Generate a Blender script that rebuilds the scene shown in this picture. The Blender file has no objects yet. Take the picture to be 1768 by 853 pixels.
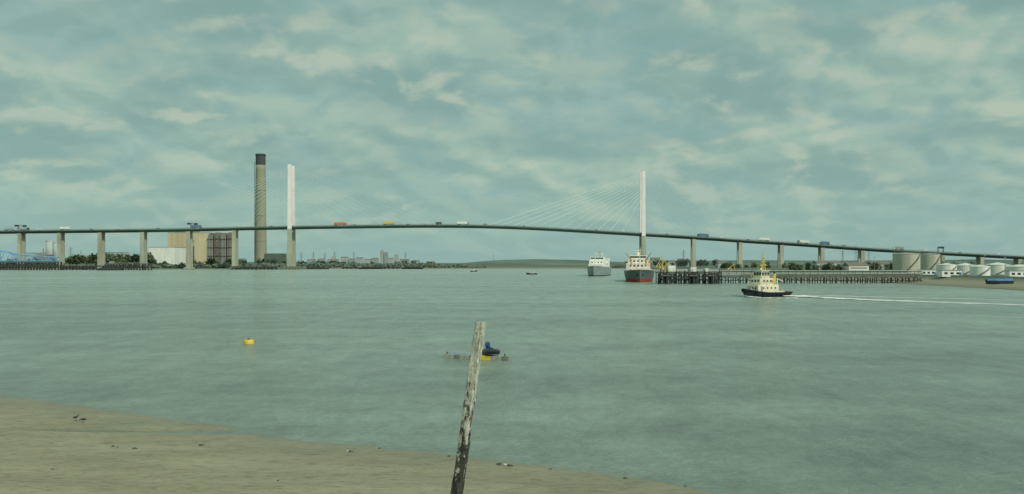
import bpy, math, random, bmesh
from mathutils import Vector, noise, Matrix
random.seed(7)
scene=bpy.context.scene
COL=scene.collection
F=1531.0; EYE=8.5; HY=454.0
def X(px,d): return (px-884.0)*d/F
def Z(py,d): return EYE+(HY-py)*d/F
def lerp(pts,x):
    if x<=pts[0][0]: return pts[0][1]
    for a,b in zip(pts,pts[1:]):
        if x<=b[0]:
            return a[1]+(b[1]-a[1])*(x-a[0])/(b[0]-a[0])
    return pts[-1][1]

# ---------------------------------------------------------------- materials
def mat(name,col,rough=.6,var=.15,scale=.5,bump=0.0,metal=0.0,stretch=(1,1,1),detail=4,col2=None):
    m=bpy.data.materials.new(name); m.use_nodes=True
    nt=m.node_tree; b=nt.nodes['Principled BSDF']
    tc=nt.nodes.new('ShaderNodeTexCoord'); mp=nt.nodes.new('ShaderNodeMapping')
    mp.inputs['Scale'].default_value=stretch
    nt.links.new(tc.outputs['Object'],mp.inputs['Vector'])
    n=nt.nodes.new('ShaderNodeTexNoise'); n.inputs['Scale'].default_value=scale; n.inputs['Detail'].default_value=detail
    nt.links.new(mp.outputs[0],n.inputs['Vector'])
    r=nt.nodes.new('ShaderNodeValToRGB'); e=r.color_ramp.elements
    e[0].position=.32; e[1].position=.68
    c2=col2 if col2 else tuple(min(1,c*(1+var)) for c in col)
    e[0].color=(*[c*(1-var) for c in col],1); e[1].color=(*c2,1)
    nt.links.new(n.outputs['Fac'],r.inputs[0]); nt.links.new(r.outputs[0],b.inputs['Base Color'])
    b.inputs['Roughness'].default_value=rough; b.inputs['Metallic'].default_value=metal
    if bump:
        bp=nt.nodes.new('ShaderNodeBump'); bp.inputs['Strength'].default_value=bump
        nt.links.new(n.outputs['Fac'],bp.inputs['Height']); nt.links.new(bp.outputs[0],b.inputs['Normal'])
    return m

M=dict(
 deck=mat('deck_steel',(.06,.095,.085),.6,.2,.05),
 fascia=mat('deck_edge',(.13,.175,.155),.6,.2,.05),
 road=mat('asphalt',(.06,.065,.06),.9,.2,.3),
 conc=mat('concrete',(.38,.4,.31),.8,.2,.12,stretch=(1,1,.3)),
 white=mat('white_paint',(.88,.8,.76),.5,.06,.1),
 cable=mat('cable_white',(.8,.85,.78),.5,.05,.1),
 chim=mat('chimney_concrete',(.29,.3,.205),.85,.12,.06,stretch=(1,1,.35)),
 chimcap=mat('chimney_soot',(.06,.075,.075),.85,.2,.1),
 cream=mat('cream_cladding',(.56,.49,.31),.7,.1,.05,stretch=(1,1,.2)),
 boiler=mat('boiler_cladding',(.21,.2,.16),.8,.3,.08,stretch=(1,1,.15)),
 grey=mat('grey_paint',(.3,.34,.32),.6,.12,.3),
 dgrey=mat('dark_grey',(.06,.075,.07),.7,.25,.5),
 black=mat('black_rubber',(.018,.02,.02),.7,.3,1.5),
 navy=mat('navy_hull',(.02,.027,.04),.45,.3,1),
 red=mat('boot_red',(.34,.065,.045),.6,.2,.6),
 orange=mat('orange_paint',(.65,.2,.06),.5,.1,.6),
 yellow=mat('yellow_paint',(.72,.52,.05),.5,.12,1.5),
 yellowdull=mat('yellow_dull',(.66,.5,.1),.6,.12,1),
 blue=mat('blue_paint',(.06,.2,.42),.5,.15,.5),
 lblue=mat('blue_steel',(.16,.38,.56),.6,.15,.2),
 bcover=mat('blue_cover',(.025,.06,.22),.7,.3,4,bump=.3),
 creamp=mat('cream_paint',(.8,.75,.55),.45,.12,1,stretch=(1,1,.4)),
 glass=mat('dark_glass',(.03,.045,.05),.15,.2,2),
 tank=mat('tank_paint',(.46,.47,.37),.6,.1,.25,stretch=(1,1,.2)),
 tankw=mat('tank_white',(.8,.82,.74),.6,.1,.25,stretch=(1,1,.2)),
 timber=mat('old_timber',(.045,.05,.042),.9,.4,1.2,stretch=(1,1,.3)),
 timber2=mat('weathered_deck',(.13,.14,.115),.9,.3,.6),
 pipe=mat('pipe_paint',(.5,.53,.47),.5,.12,.5),
 bark=mat('bark',(.08,.07,.05),.9,.2,2),
 leaf=mat('leaf',(.07,.11,.05),.8,.3,.3,col2=(.15,.2,.095)),
 leaffar=mat('leaf_far_hazed',(.09,.13,.11),.9,.2,.05,col2=(.14,.19,.14)),  # haze mixed into the leaf colour of distant trees
 farb=mat('far_wall_hazed',(.40,.47,.45),.8,.1,.05),  # distance haze tinted into the wall colour
 farb2=mat('far_wall_grey_hazed',(.28,.36,.36),.8,.1,.05),  # same haze tint in the greyer wall colour
 pylon=mat('tower_steel',(.2,.25,.24),.6,.1,.3),
 pont=mat('float_plastic',(.3,.33,.26),.6,.3,2.5),
 pontd=mat('float_plastic_dark',(.15,.18,.15),.6,.3,2.5),
 stone=mat('stone_wet',(.08,.08,.06),.7,.4,6),
 bird=mat('feather_dark',(.025,.024,.022),.7,.3,12),
 beak=mat('beak_horn',(.1,.09,.06),.5,.1,8),
 roof=mat('roof_brown',(.2,.17,.14),.8,.15,.3),
 brick=mat('brick_wall',(.3,.22,.16),.8,.15,.5),
)
# ---------------------------------------------------------------- mesh builder
class MB:
    def __init__(s): s.v=[]; s.f=[]; s.m=[]
    def box(s,c,d,m=0,rz=0.0,taper=1.0):
        cx,cy,cz=c; sx,sy,sz=[k/2 for k in d]; b=len(s.v); cr,sr=math.cos(rz),math.sin(rz)
        for k in(-1,1):
            t=taper if k>0 else 1
            for i,j in((-1,-1),(1,-1),(1,1),(-1,1)):
                x,y=i*sx*t,j*sy*t
                s.v.append((cx+x*cr-y*sr,cy+x*sr+y*cr,cz+k*sz))
        for q in((0,3,2,1),(4,5,6,7),(0,1,5,4),(1,2,6,5),(2,3,7,6),(3,0,4,7)):
            s.f.append([b+i for i in q]); s.m.append(m)
    def tube(s,p,q,r0,r1=None,n=6,m=0):
        if r1 is None: r1=r0
        p=Vector(p);q=Vector(q);a=(q-p)
        if a.length<1e-6:return
        a.normalize(); u=a.orthogonal().normalized(); w=a.cross(u); b=len(s.v)
        for c,r in((p,r0),(q,r1)):
            for i in range(n):
                t=2*math.pi*(i+.5)/n; s.v.append(tuple(c+u*r*math.cos(t)+w*r*math.sin(t)))
        for i in range(n):
            j=(i+1)%n; s.f.append([b+i,b+j,b+n+j,b+n+i]); s.m.append(m)
        s.f.append([b+i for i in reversed(range(n))]); s.m.append(m)
        s.f.append([b+n+i for i in range(n)]); s.m.append(m)
    def lathe(s,c,prof,n=32,m=0,ms=None):
        cx,cy,cz=c; b=len(s.v)
        for r,z in prof:
            for i in range(n):
                t=2*math.pi*i/n; s.v.append((cx+r*math.cos(t),cy+r*math.sin(t),cz+z))
        for k in range(len(prof)-1):
            for i in range(n):
                j=(i+1)%n; s.f.append([b+k*n+i,b+k*n+j,b+(k+1)*n+j,b+(k+1)*n+i]); s.m.append(ms[k] if ms else m)
        s.f.append([b+i for i in reversed(range(n))]); s.m.append(ms[0] if ms else m)
        L=(len(prof)-1)*n
        s.f.append([b+L+i for i in range(n)]); s.m.append(ms[-1] if ms else m)
    def torus(s,c,R,r,axis='y',n=14,k=6,m=0):
        b=len(s.v)
        for i in range(n):
            t=2*math.pi*i/n
            for j in range(k):
                p=2*math.pi*j/k; a=(R+r*math.cos(p))*math.cos(t); e=(R+r*math.cos(p))*math.sin(t); h=r*math.sin(p)
                v=(a,h,e) if axis=='y' else ((h,a,e) if axis=='x' else (a,e,h))
                s.v.append((c[0]+v[0],c[1]+v[1],c[2]+v[2]))
        for i in range(n):
            for j in range(k):
                i2=(i+1)%n;j2=(j+1)%k
                s.f.append([b+i*k+j,b+i2*k+j,b+i2*k+j2,b+i*k+j2]); s.m.append(m)
    def grid(s,nx,ny,fn,m=0):
        b=len(s.v)
        for j in range(ny):
            for i in range(nx): s.v.append(fn(i,j))
        for j in range(ny-1):
            for i in range(nx-1):
                s.f.append([b+j*nx+i,b+j*nx+i+1,b+(j+1)*nx+i+1,b+(j+1)*nx+i]); s.m.append(m)
    def obj(s,name,mats,parent=None,smooth=False,loc=(0,0,0),bevel=0):
        me=bpy.data.meshes.new(name); me.from_pydata(s.v,[],s.f)
        for m in (mats if isinstance(mats,(list,tuple)) else [mats]): me.materials.append(m)
        me.polygons.foreach_set('material_index',s.m)
        if smooth: me.polygons.foreach_set('use_smooth',[True]*len(me.polygons))
        me.update()
        o=bpy.data.objects.new(name,me); COL.objects.link(o); o.location=loc
        if parent: o.parent=parent
        if bevel:
            bv=o.modifiers.new('b','BEVEL'); bv.width=bevel; bv.segments=2; bv.limit_method='ANGLE'
        return o
def tag(o,label,cat,group=None,kind=None):
    o['label']=label
    if cat: o['category']=cat
    if group:o['group']=group
    if kind:o['kind']=kind
    return o
def thing(name,label,cat,loc=(0,0,0),rz=0,group=None):
    o=bpy.data.objects.new(name,None); COL.objects.link(o); o.location=loc; o.rotation_euler=(0,0,rz)
    o.empty_display_size=.1
    return tag(o,label,cat,group)
def copy_thing(root,loc,rz=0,scale=1.0,label=None):
    n=root.copy(); COL.objects.link(n); n.location=loc; n.rotation_euler=(0,0,rz); n.scale=(scale,)*3 if not isinstance(scale,tuple) else scale
    if label:n['label']=label
    def rec(a,b):
        for c in a.children:
            k=c.copy(); COL.objects.link(k); k.parent=b; rec(c,k)
    rec(root,n); return n

# ---------------------------------------------------------------- ground, banks
SH=[(-500,980),(0,1090),(100,1110),(250,1130),(400,1150),(440,1250),(520,1275),(590,1290),(700,1300),(760,1310),(820,1330),(1000,1330),(1090,1290),(1140,1220),(1200,900),(1280,640),(1370,430),(1500,386),(1600,335),(1768,268),(2300,180)]
PROF=[(-60,-4),(0,-.03),(8,.3),(40,.8),(70,1.1),(77,2.3),(200,2.6),(1500,3.2),(9000,6)]
def gz(px,d): return lerp(PROF,d-lerp(SH,px))
mb=MB()
pxs=[]; p=-500
while p<=2300: pxs.append(p); p+=10
offs=[-60,-25,-8,0,3,8,20,40,58,70,73,77,100,200,500,1500,4000,9000]
def gfn(i,j):
    px=pxs[i]; s=lerp(SH,px); o=offs[j]
    nz=noise.noise(Vector((px*.035,o*.02,3)))
    d=s+o+(nz*6*(s/1000) if o<200 else 0)
    z=lerp(PROF,o)+ (noise.noise(Vector((px*.05,o*.05,9)))*.18 if -5<o<60 else 0)
    return (X(px,d if o<3000 else s+o),d,z)
mb.grid(len(pxs),len(offs),gfn)
gm=bpy.data.materials.new('bank_ground'); gm.use_nodes=True; nt=gm.node_tree; b=nt.nodes['Principled BSDF']
geo=nt.nodes.new('ShaderNodeNewGeometry'); sx=nt.nodes.new('ShaderNodeSeparateXYZ'); nt.links.new(geo.outputs['Position'],sx.inputs[0])
n=nt.nodes.new('ShaderNodeTexNoise'); n.inputs['Scale'].default_value=.08; n.inputs['Detail'].default_value=6; nt.links.new(geo.outputs['Position'],n.inputs['Vector'])
ad=nt.nodes.new('ShaderNodeMath'); ad.operation='MULTIPLY_ADD'; ad.inputs[1].default_value=1.0; nt.links.new(n.outputs['Fac'],ad.inputs[0]); nt.links.new(sx.outputs['Z'],ad.inputs[2])
mr=nt.nodes.new('ShaderNodeMapRange'); mr.inputs['From Min'].default_value=0; mr.inputs['From Max'].default_value=4; nt.links.new(ad.outputs[0],mr.inputs['Value'])
r=nt.nodes.new('ShaderNodeValToRGB'); e=r.color_ramp.elements
e[0].position=.1; e[0].color=(.12,.125,.085,1); e[1].position=.3;e[1].color=(.235,.225,.15,1)
k=e.new(.5);k.color=(.17,.185,.12,1);k=e.new(.68);k.color=(.095,.13,.085,1)
nt.links.new(mr.outputs[0],r.inputs[0]); nt.links.new(r.outputs[0],b.inputs['Base Color']); b.inputs['Roughness'].default_value=.8
o=mb.obj('river_bank_ground',gm,smooth=True); tag(o,'muddy grassed far river bank','ground',kind='structure')

# near mudflat
SX=[(-90,74),(-60,67),(-45,62),(-32.8,56.8),(-26.6,53.3),(-20.4,49.3),(-14.4,45.7),(-12.2,43.6),(-8.8,41.8),(-4.8,40.2),(-.85,38.2),(2.75,36.3),(5.9,34.2),(7.8,32.6),(15,30.5),(40,27)]
def mudz(x,y):
    s=lerp(SX,x)+.35*noise.noise(Vector((x*.35,2,1)))+.28*noise.noise(Vector((x*1.4,5,1)))+.12*noise.noise(Vector((x*4,5,1)))
    t=s-y
    z=.022*t if t<0 else .035*(1-math.exp(-t*3))+.016*t
    z=max(z,-.6)
    z+=.012*noise.noise(Vector((x*.5,y*.9,0)))+.006*noise.noise(Vector((x*2,y*3,4)))
    gy=44.6+.35*math.sin(x*.16)+.25*noise.noise(Vector((x*.4,0,8)))
    if x<-11: 
        w=.42+.2*noise.noise(Vector((x*.3,7,7))); z-=(.13+.02*max(0,min(1,(-x-11)/10)))*math.exp(-((y-gy)/w)**2)
    if y<30:
        bz=lerp([(-6,6.95),(2,6.9),(10,4.75),(26,.95),(30,.25)],y); z=max(z,bz)
    return z
mb=MB()
xs=[-90+i*.3 for i in range(0,440)]; ys=[-6+j*.9 for j in range(0,37)]
yy=ys[-1]
while yy<76: yy+=.24; ys.append(yy)
mb.grid(len(xs),len(ys),lambda i,j:(xs[i],ys[j],mudz(xs[i],ys[j])))
mm=bpy.data.materials.new('wet_mud'); mm.use_nodes=True; nt=mm.node_tree; b=nt.nodes['Principled BSDF']
geo=nt.nodes.new('ShaderNodeNewGeometry'); sx=nt.nodes.new('ShaderNodeSeparateXYZ'); nt.links.new(geo.outputs['Position'],sx.inputs[0])
mp=nt.nodes.new('ShaderNodeMapping'); mp.inputs['Scale'].default_value=(.35,1,1); mp.inputs['Rotation'].default_value=(0,0,.25); nt.links.new(geo.outputs['Position'],mp.inputs['Vector'])
n=nt.nodes.new('ShaderNodeTexNoise'); n.inputs['Scale'].default_value=.5; n.inputs['Detail'].default_value=10;n.inputs['Roughness'].default_value=.72; nt.links.new(mp.outputs[0],n.inputs['Vector'])
n2=nt.nodes.new('ShaderNodeTexNoise'); n2.inputs['Scale'].default_value=4.5; n2.inputs['Detail'].default_value=5;n2.inputs['Roughness'].default_value=.75; nt.links.new(mp.outputs[0],n2.inputs['Vector'])
r=nt.nodes.new('ShaderNodeValToRGB'); e=r.color_ramp.elements
e[0].position=.32;e[0].color=(.25,.235,.145,1);e[1].position=.68;e[1].color=(.37,.345,.22,1)
nt.links.new(n.outputs['Fac'],r.inputs[0])
mr=nt.nodes.new('ShaderNodeMapRange'); mr.inputs['From Min'].default_value=0.0; mr.inputs['From Max'].default_value=.13; mr.inputs['To Min'].default_value=.74; nt.links.new(sx.outputs['Z'],mr.inputs['Value'])
vm=nt.nodes.new('ShaderNodeVectorMath'); vm.operation='SCALE'; nt.links.new(r.outputs[0],vm.inputs[0]); nt.links.new(mr.outputs[0],vm.inputs['Scale'])
r3=nt.nodes.new('ShaderNodeValToRGB'); e=r3.color_ramp.elements; e[0].position=.3;e[0].color=(.5,.5,.5,1);e[1].position=.5;e[1].color=(1,1,1,1)
nt.links.new(n2.outputs['Fac'],r3.inputs[0])
mx=nt.nodes.new('ShaderNodeVectorMath'); mx.operation='MULTIPLY'; nt.links.new(vm.outputs[0],mx.inputs[0]); nt.links.new(r3.outputs[0],mx.inputs[1])
nt.links.new(mx.outputs[0],b.inputs['Base Color'])
mr2=nt.nodes.new('ShaderNodeMapRange'); mr2.inputs['From Min'].default_value=.0; mr2.inputs['From Max'].default_value=.2; mr2.inputs['To Min'].default_value=.35; mr2.inputs['To Max'].default_value=.75
nt.links.new(sx.outputs['Z'],mr2.inputs['Value']); nt.links.new(mr2.outputs[0],b.inputs['Roughness'])
bp=nt.nodes.new('ShaderNodeBump'); bp.inputs['Strength'].default_value=.8; bp.inputs['Distance'].default_value=.12; nt.links.new(n2.outputs['Fac'],bp.inputs['Height']); nt.links.new(bp.outputs[0],b.inputs['Normal'])
o=mb.obj('mudflat_ground',mm,smooth=True); tag(o,'wet brown tidal mudflat at the river edge','ground',kind='structure')

# water
mb=MB(); mb.grid(2,2,lambda i,j:((-9000,9000)[i],(-200,14000)[j],0))
wm=bpy.data.materials.new('river_water'); wm.use_nodes=True; nt=wm.node_tree; b=nt.nodes['Principled BSDF']
geo=nt.nodes.new('ShaderNodeNewGeometry')
def wn(scale,st,detail,rot=0,rough=.55):
    mp=nt.nodes.new('ShaderNodeMapping'); mp.inputs['Scale'].default_value=st; mp.inputs['Rotation'].default_value=(0,0,rot)
    nt.links.new(geo.outputs['Position'],mp.inputs['Vector'])
    n=nt.nodes.new('ShaderNodeTexNoise'); n.inputs['Scale'].default_value=scale; n.inputs['Detail'].default_value=detail; n.inputs['Roughness'].default_value=rough
    nt.links.new(mp.outputs[0],n.inputs['Vector']); return n
big=wn(.022,(.35,1,1),9,.25,.68); med=wn(.5,(.5,1,1),9,.2,.75); fin=wn(2.4,(.6,1,1),6,-.15,.75)
ripple_shade=wn(.25,(1,.55,1),9,.12,.85)  # noise for ripple light and shade painted into the base colour
r=nt.nodes.new('ShaderNodeValToRGB'); e=r.color_ramp.elements
e[0].position=.33;e[0].color=(.36,.475,.39,1);e[1].position=.67;e[1].color=(.31,.43,.365,1)  # broad darker ripple bands painted into the water colour
nt.links.new(big.outputs['Fac'],r.inputs[0])
cr=nt.nodes.new('ShaderNodeMapRange'); cr.inputs['From Min'].default_value=.35; cr.inputs['From Max'].default_value=.65; cr.inputs['To Min'].default_value=.72; cr.inputs['To Max'].default_value=1.24; nt.links.new(ripple_shade.outputs['Fac'],cr.inputs['Value'])
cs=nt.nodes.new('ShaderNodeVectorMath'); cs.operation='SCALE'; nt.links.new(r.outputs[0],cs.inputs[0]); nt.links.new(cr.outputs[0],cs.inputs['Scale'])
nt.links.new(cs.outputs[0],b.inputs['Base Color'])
b.inputs['Roughness'].default_value=.22; b.inputs['IOR'].default_value=1.33
mr=nt.nodes.new('ShaderNodeMapRange'); mr.inputs['From Min'].default_value=.35; mr.inputs['From Max'].default_value=.62; mr.inputs['To Min'].default_value=.65; mr.inputs['To Max'].default_value=1.0
nt.links.new(big.outputs['Fac'],mr.inputs['Value'])
a=nt.nodes.new('ShaderNodeMath'); a.operation='MULTIPLY_ADD'; nt.links.new(fin.outputs['Fac'],a.inputs[0]); a.inputs[1].default_value=.5; nt.links.new(med.outputs['Fac'],a.inputs[2])
bp=nt.nodes.new('ShaderNodeBump'); bp.inputs['Distance'].default_value=2.2; nt.links.new(mr.outputs[0],bp.inputs['Strength']); nt.links.new(a.outputs[0],bp.inputs['Height']); nt.links.new(bp.outputs[0],b.inputs['Normal'])
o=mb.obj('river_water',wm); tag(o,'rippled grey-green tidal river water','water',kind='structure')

# hills
mb=MB()
HP=[(380,452),(480,452.5),(560,452),(640,453),(760,454.5),(800,454),(830,451),(870,448.5),(930,447.5),(990,448.5),(1040,451),(1100,452),(1180,450.5),(1300,449),(1450,450),(1700,448),(2000,452)]
D0=2300
def hf(i,j):
    px=300+i*12; d=D0+j*150
    hz=(Z(lerp(HP,px),D0+750)+2*noise.noise(Vector((px*.02,1,1))))
    return (X(px,d),d,2.5+max(0,hz-2.5)*math.sin(min(1,j/5)*math.pi/2)*(1 if j<14 else max(0,1-(j-14)/6)))
mb.grid(150,21,hf)
hm=mat('hill_grass_hazed',(.10,.15,.125),.9,.3,.006,col2=(.15,.205,.155),stretch=(1,.4,1),detail=8)  # haze tinted into the grass colour of the far hills
o=mb.obj('hill',hm,smooth=True); tag(o,'low grassy hills beyond the river','hill',kind='structure')

# ---------------------------------------------------------------- bridge
BD=1180.0
DP=[(-500,410),(-200,402),(0,398.5),(105,397.5),(248,396),(327,395),(400,393),(503,391),(600,389.5),(700,388.3),(770,388),(840,389),(900,391),(1000,396.5),(1109,403),(1197,408),(1277,414),(1348,418),(1420,423),(1487,428),(1555,432),(1625,435.5),(1690,439),(1768,443),(1950,452),(2150,458)]
def dz(px):
    s=0
    for k in range(-4,5): s+=lerp(DP,px+k*12)
    return Z(s/9,BD)
def dzx(x): return dz(x*F/BD+884)
br=thing('cable_stayed_bridge','long white cable-stayed road bridge crossing the river','bridge',(0,BD,0))
DW=7.6
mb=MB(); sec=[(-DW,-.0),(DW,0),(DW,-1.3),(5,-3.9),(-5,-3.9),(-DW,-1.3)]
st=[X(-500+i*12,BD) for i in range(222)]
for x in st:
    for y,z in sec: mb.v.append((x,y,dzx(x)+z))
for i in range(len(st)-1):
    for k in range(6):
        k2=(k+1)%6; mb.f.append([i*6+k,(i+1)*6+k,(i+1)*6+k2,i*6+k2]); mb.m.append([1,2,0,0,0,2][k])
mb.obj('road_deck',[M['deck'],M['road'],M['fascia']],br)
for y in(-DW+.1,DW-.1):
    mb=MB()
    for i in range(len(st)-1):
        for h in(.5,1.15): mb.tube((st[i],y,dzx(st[i])+h),(st[i+1],y,dzx(st[i+1])+h),.12,n=4)
        for q in range(2):
            x=st[i]+(st[i+1]-st[i])*q/2; mb.tube((x,y,dzx(x)),(x,y,dzx(x)+1.2),.1,n=4)
    mb.obj('railing',M['grey'],br)
PY=[(503,285),(1109.5,297)]
footm=mat('footing_concrete',(.17,.18,.14),.9,.3,.3)
for pi_,(px,ty) in enumerate(PY):
    x=X(px,BD); zt=Z(ty,BD); zd=dzx(x)
    for y in(-9.3,9.3):
        mb=MB(); prof=[(zd-3.5,5.0,3.2),(zd+10,4.8,3.1),(zt-30,4.3,3.0),(zt-2,4.2,2.9),(zt,3.8,2.8)]
        for z,w,t in prof:
            for i,j in((-1,-1),(1,-1),(1,1),(-1,1)): mb.v.append((x+i*w/2,y+j*t/2,z))
        for k in range(len(prof)-1):
            for i in range(4): mb.f.append([k*4+i,k*4+(i+1)%4,k*4+4+(i+1)%4,k*4+4+i]); mb.m.append(0)
        L=(len(prof)-1)*4; mb.f.append([L,L+1,L+2,L+3]); mb.m.append(0)
        mb.obj('pylon_mast',M['white'],br)
        mb=MB(); mb.box((x,y,(zd-3.5)/2),(7.0,5,zd-3.5),taper=.8); mb.obj('pylon_leg',M['conc'],br)
    mb=MB(); mb.box((x,0,zd-6.2),(5.4,14,3.6)); mb.obj('crossbeam',M['conc'],br)
    mb=MB(); mb.box((x,0,0),(34,42,5.6),taper=.96); mb.box((x,0,3.4),(22,34,1.2)); 
    for k in range(9): mb.tube((x-16+k*4,-22,-2),(x-16+k*4,-22,3),.5,n=6)
    mb.obj('pylon_footing',footm,br)
    for y in(-8.4,8.4):
        for sd in(-1,1):
            cr_=.03
            if sd<0: cr_=.08 if pi_==0 else (.25 if y<0 else .1)  # thickness stands in for how brightly each cable fan is lit
            for k in range(12):
                dx=28+k*(205-28)/11; zz=zt-30+ (28*k/11); xd=x+sd*dx
                mb=MB(); mb.tube((x,y,zz),(xd,y*.88,dzx(xd)+.2),cr_,n=5)
                mb.obj('stay_cable',M['cable'],br)
for px in(-38,37,105,175,248,327,406,1197,1277,1348,1418,1487,1556,1625,1692,1757,1822):
    x=X(px,BD); zd=dzx(x)-3.9; mb=MB()
    for y in(-4.6,4.6): mb.box((x,y,zd/2-1.0),(5.2,3.4,zd+1.0),taper=.86)
    mb.box((x,0,zd-.9),(5.1,12,1.8))
    mb.box((x,0,1.6),(9,16,2.4))
    mb.obj('viaduct_pier',M['conc'],br)
def gantry(px):
    x=X(px,BD); g=thing('sign_gantry','steel motorway sign gantry spanning the bridge deck','gantry',(x,BD,dzx(x)),group='gantries on the bridge')
    for y in(-7.2,7.2):
        mb=MB(); mb.tube((-.6,y,0),(-.6,y,7),.3,n=6); mb.tube((.6,y,0),(.6,y,7),.3,n=6)
        for k in range(3): mb.tube((-.6,y,k*2.3),(.6,y,k*2.3+2.3),.15,n=4)
        mb.obj('post',M['dgrey'],g)
    mb=MB()
    for xx in(-.6,.6):
        for z in(6,7.2): mb.tube((xx,-7.2,z),(xx,7.2,z),.18,n=4)
    mb.obj('crossbeam',M['dgrey'],g)
    for cx_,cy_ in((-3.2,-6),(3.2,2)):
        mb=MB(); mb.box((cx_,cy_,6.2),(5.0,.5,2.6)); mb.obj('sign_panel',M['dgrey'],g)
for px in(37,333,1624): gantry(px)
def lorry(px,L,colm,cabm,lab,dirn=1,y=-5,H=3.1):
    x=X(px,BD)
    t=thing('lorry',lab,'lorry',(x,BD+y,dzx(x)),rz=0 if dirn>0 else math.pi,group='lorries crossing the bridge')
    t.rotation_euler[1]=-math.atan2(dzx(x+8)-dzx(x-8),16)*dirn
    mb=MB(); mb.box((-1.4,0,1.15+H/2),(L-2.8,2.6,H)); mb.obj('cargo_box',M[colm],t)
    mb=MB()
    pr=[(L/2-2.4,.6),(L/2,.6),(L/2,1.9),(L/2-.4,3.4),(L/2-2.4,3.6)]
    for yy in(-1.2,1.2):
        for a,z in pr: mb.v.append((a,yy,z))
    mb.f+= [[0,1,2,3,4],[9,8,7,6,5]]+[[i,(i+1)%5,5+(i+1)%5,5+i] for i in range(5)]; mb.m+=[0]*7
    mb.obj('cab',M[cabm],t)
    mb=MB(); mb.box((L/2-.2,0,2.5),(.36,2.2,.9)); mb.box((L/2-1.1,0,2.5),(1.0,2.44,.8)); mb.obj('window',M['glass'],t)
    mb=MB(); mb.box((-1,0,.95),(L-1.8,2.2,.35)); mb.obj('chassis',M['dgrey'],t)
    for a in(L/2-1.2,L/2-4.2,-L/2+1.2,-L/2+2.5,-L/2+3.8):
        mb=MB(); mb.tube((a,-1.25,.52),(a,1.25,.52),.52,n=12); mb.obj('wheel',M['black'],t)
def car(px,m,lab,y=-3.5,dirn=1,van=False):
    x=X(px,BD); t=thing('van' if van else 'car',lab,'van' if van else 'car',(x,BD+y,dzx(x)),rz=0 if dirn>0 else math.pi,group='cars crossing the bridge')
    pr=[(-2.1,.4),(2.1,.4),(2.15,.85),(1.1,1.0),(.4,1.45),(-1.3,1.45),(-2.0,.95)]
    if van: pr=[(-2.7,.4),(2.6,.4),(2.7,1.1),(1.9,1.4),(1.3,2.3),(-2.7,2.3),(-2.75,.95)]
    n=len(pr); mb=MB()
    for yy in(-.9,.9):
        for a,z in pr: mb.v.append((a,yy,z))
    mb.f+=[list(range(n)),list(reversed(range(n,2*n)))]+[[i,(i+1)%n,n+(i+1)%n,n+i] for i in range(n)]; mb.m+=[0]*(n+2)
    mb.obj('body',M[m],t)
    mb=MB(); zc=1.85 if van else 1.2; mb.box((.6 if van else -.35,0,zc),(1.4,1.84,.3)); mb.obj('window',M['glass'],t)
    for a in(-1.35,1.35):
        mb=MB(); mb.tube((a,-.93,.34),(a,.93,.34),.34,n=10); mb.obj('wheel',M['black'],t)
M['truckwhite']=mat('truck_white',(.8,.82,.78),.5,.05,.3); M['truckblue']=mat('truck_blue',(.1,.2,.33),.5,.05,.3)
M['lightblue']=mat('truck_pale_blue',(.32,.45,.52),.5,.05,.3)
lorry(22,16,'lightblue','truckwhite','articulated lorry with pale blue trailer on the bridge')
lorry(46,12,'lightblue','dgrey','lorry with pale blue box and dark cab on the bridge')
lorry(117,15,'truckwhite','truckwhite','white box lorry crossing the viaduct')
lorry(344,16,'truckblue','truckwhite','lorry with dark blue trailer beside a gantry')
lorry(589,17,'orange','orange','articulated lorry with bright orange-red trailer on the bridge',1)
lorry(672,15,'yellow','yellow','articulated lorry with yellow trailer on the bridge')
lorry(800,16,'truckwhite','lightblue','articulated lorry with white trailer at the crest of the bridge')
lorry(758,8,'dgrey','dgrey','short dark lorry near the crest of the bridge',H=2.2)
lorry(1212,15,'truckblue','dgrey','lorry with blue trailer behind the pylon',-1)
lorry(1316,16,'truckwhite','truckwhite','white lorry descending the viaduct',-1)
lorry(1384,15,'truckwhite','truckblue','white box lorry with blue cab descending the viaduct',-1)
lorry(1421,13,'truckblue','truckblue','solid blue lorry descending the viaduct',-1,H=3.5)
lorry(1548,14,'grey','truckwhite','grey lorry on the lower viaduct',-1)
for px,m,v in((70,'truckwhite',1),(160,'dgrey',0),(205,'truckwhite',0),(275,'red',0),(425,'truckwhite',1),(470,'dgrey',0),(545,'truckwhite',0),(613,'truckblue',0),(632,'truckwhite',1),(705,'dgrey',0),(735,'truckwhite',0),(838,'grey',1),(905,'dgrey',0),(960,'truckwhite',0),(1030,'red',0),(1075,'truckwhite',1),(1150,'dgrey',0),(1243,'truckwhite',1),(1290,'dgrey',0),(1350,'truckwhite',0),(1455,'grey',1),(1500,'truckwhite',0),(1595,'truckwhite',1),(1655,'dgrey',0),(1720,'truckwhite',1)):
    car(px,m,{'truckwhite':'white','dgrey':'dark grey','red':'dark red','truckblue':'blue','grey':'grey'}[m]+(' panel van' if v else ' hatchback car')+' driving over the bridge',van=bool(v),dirn=1 if px<1100 else -1)

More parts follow.
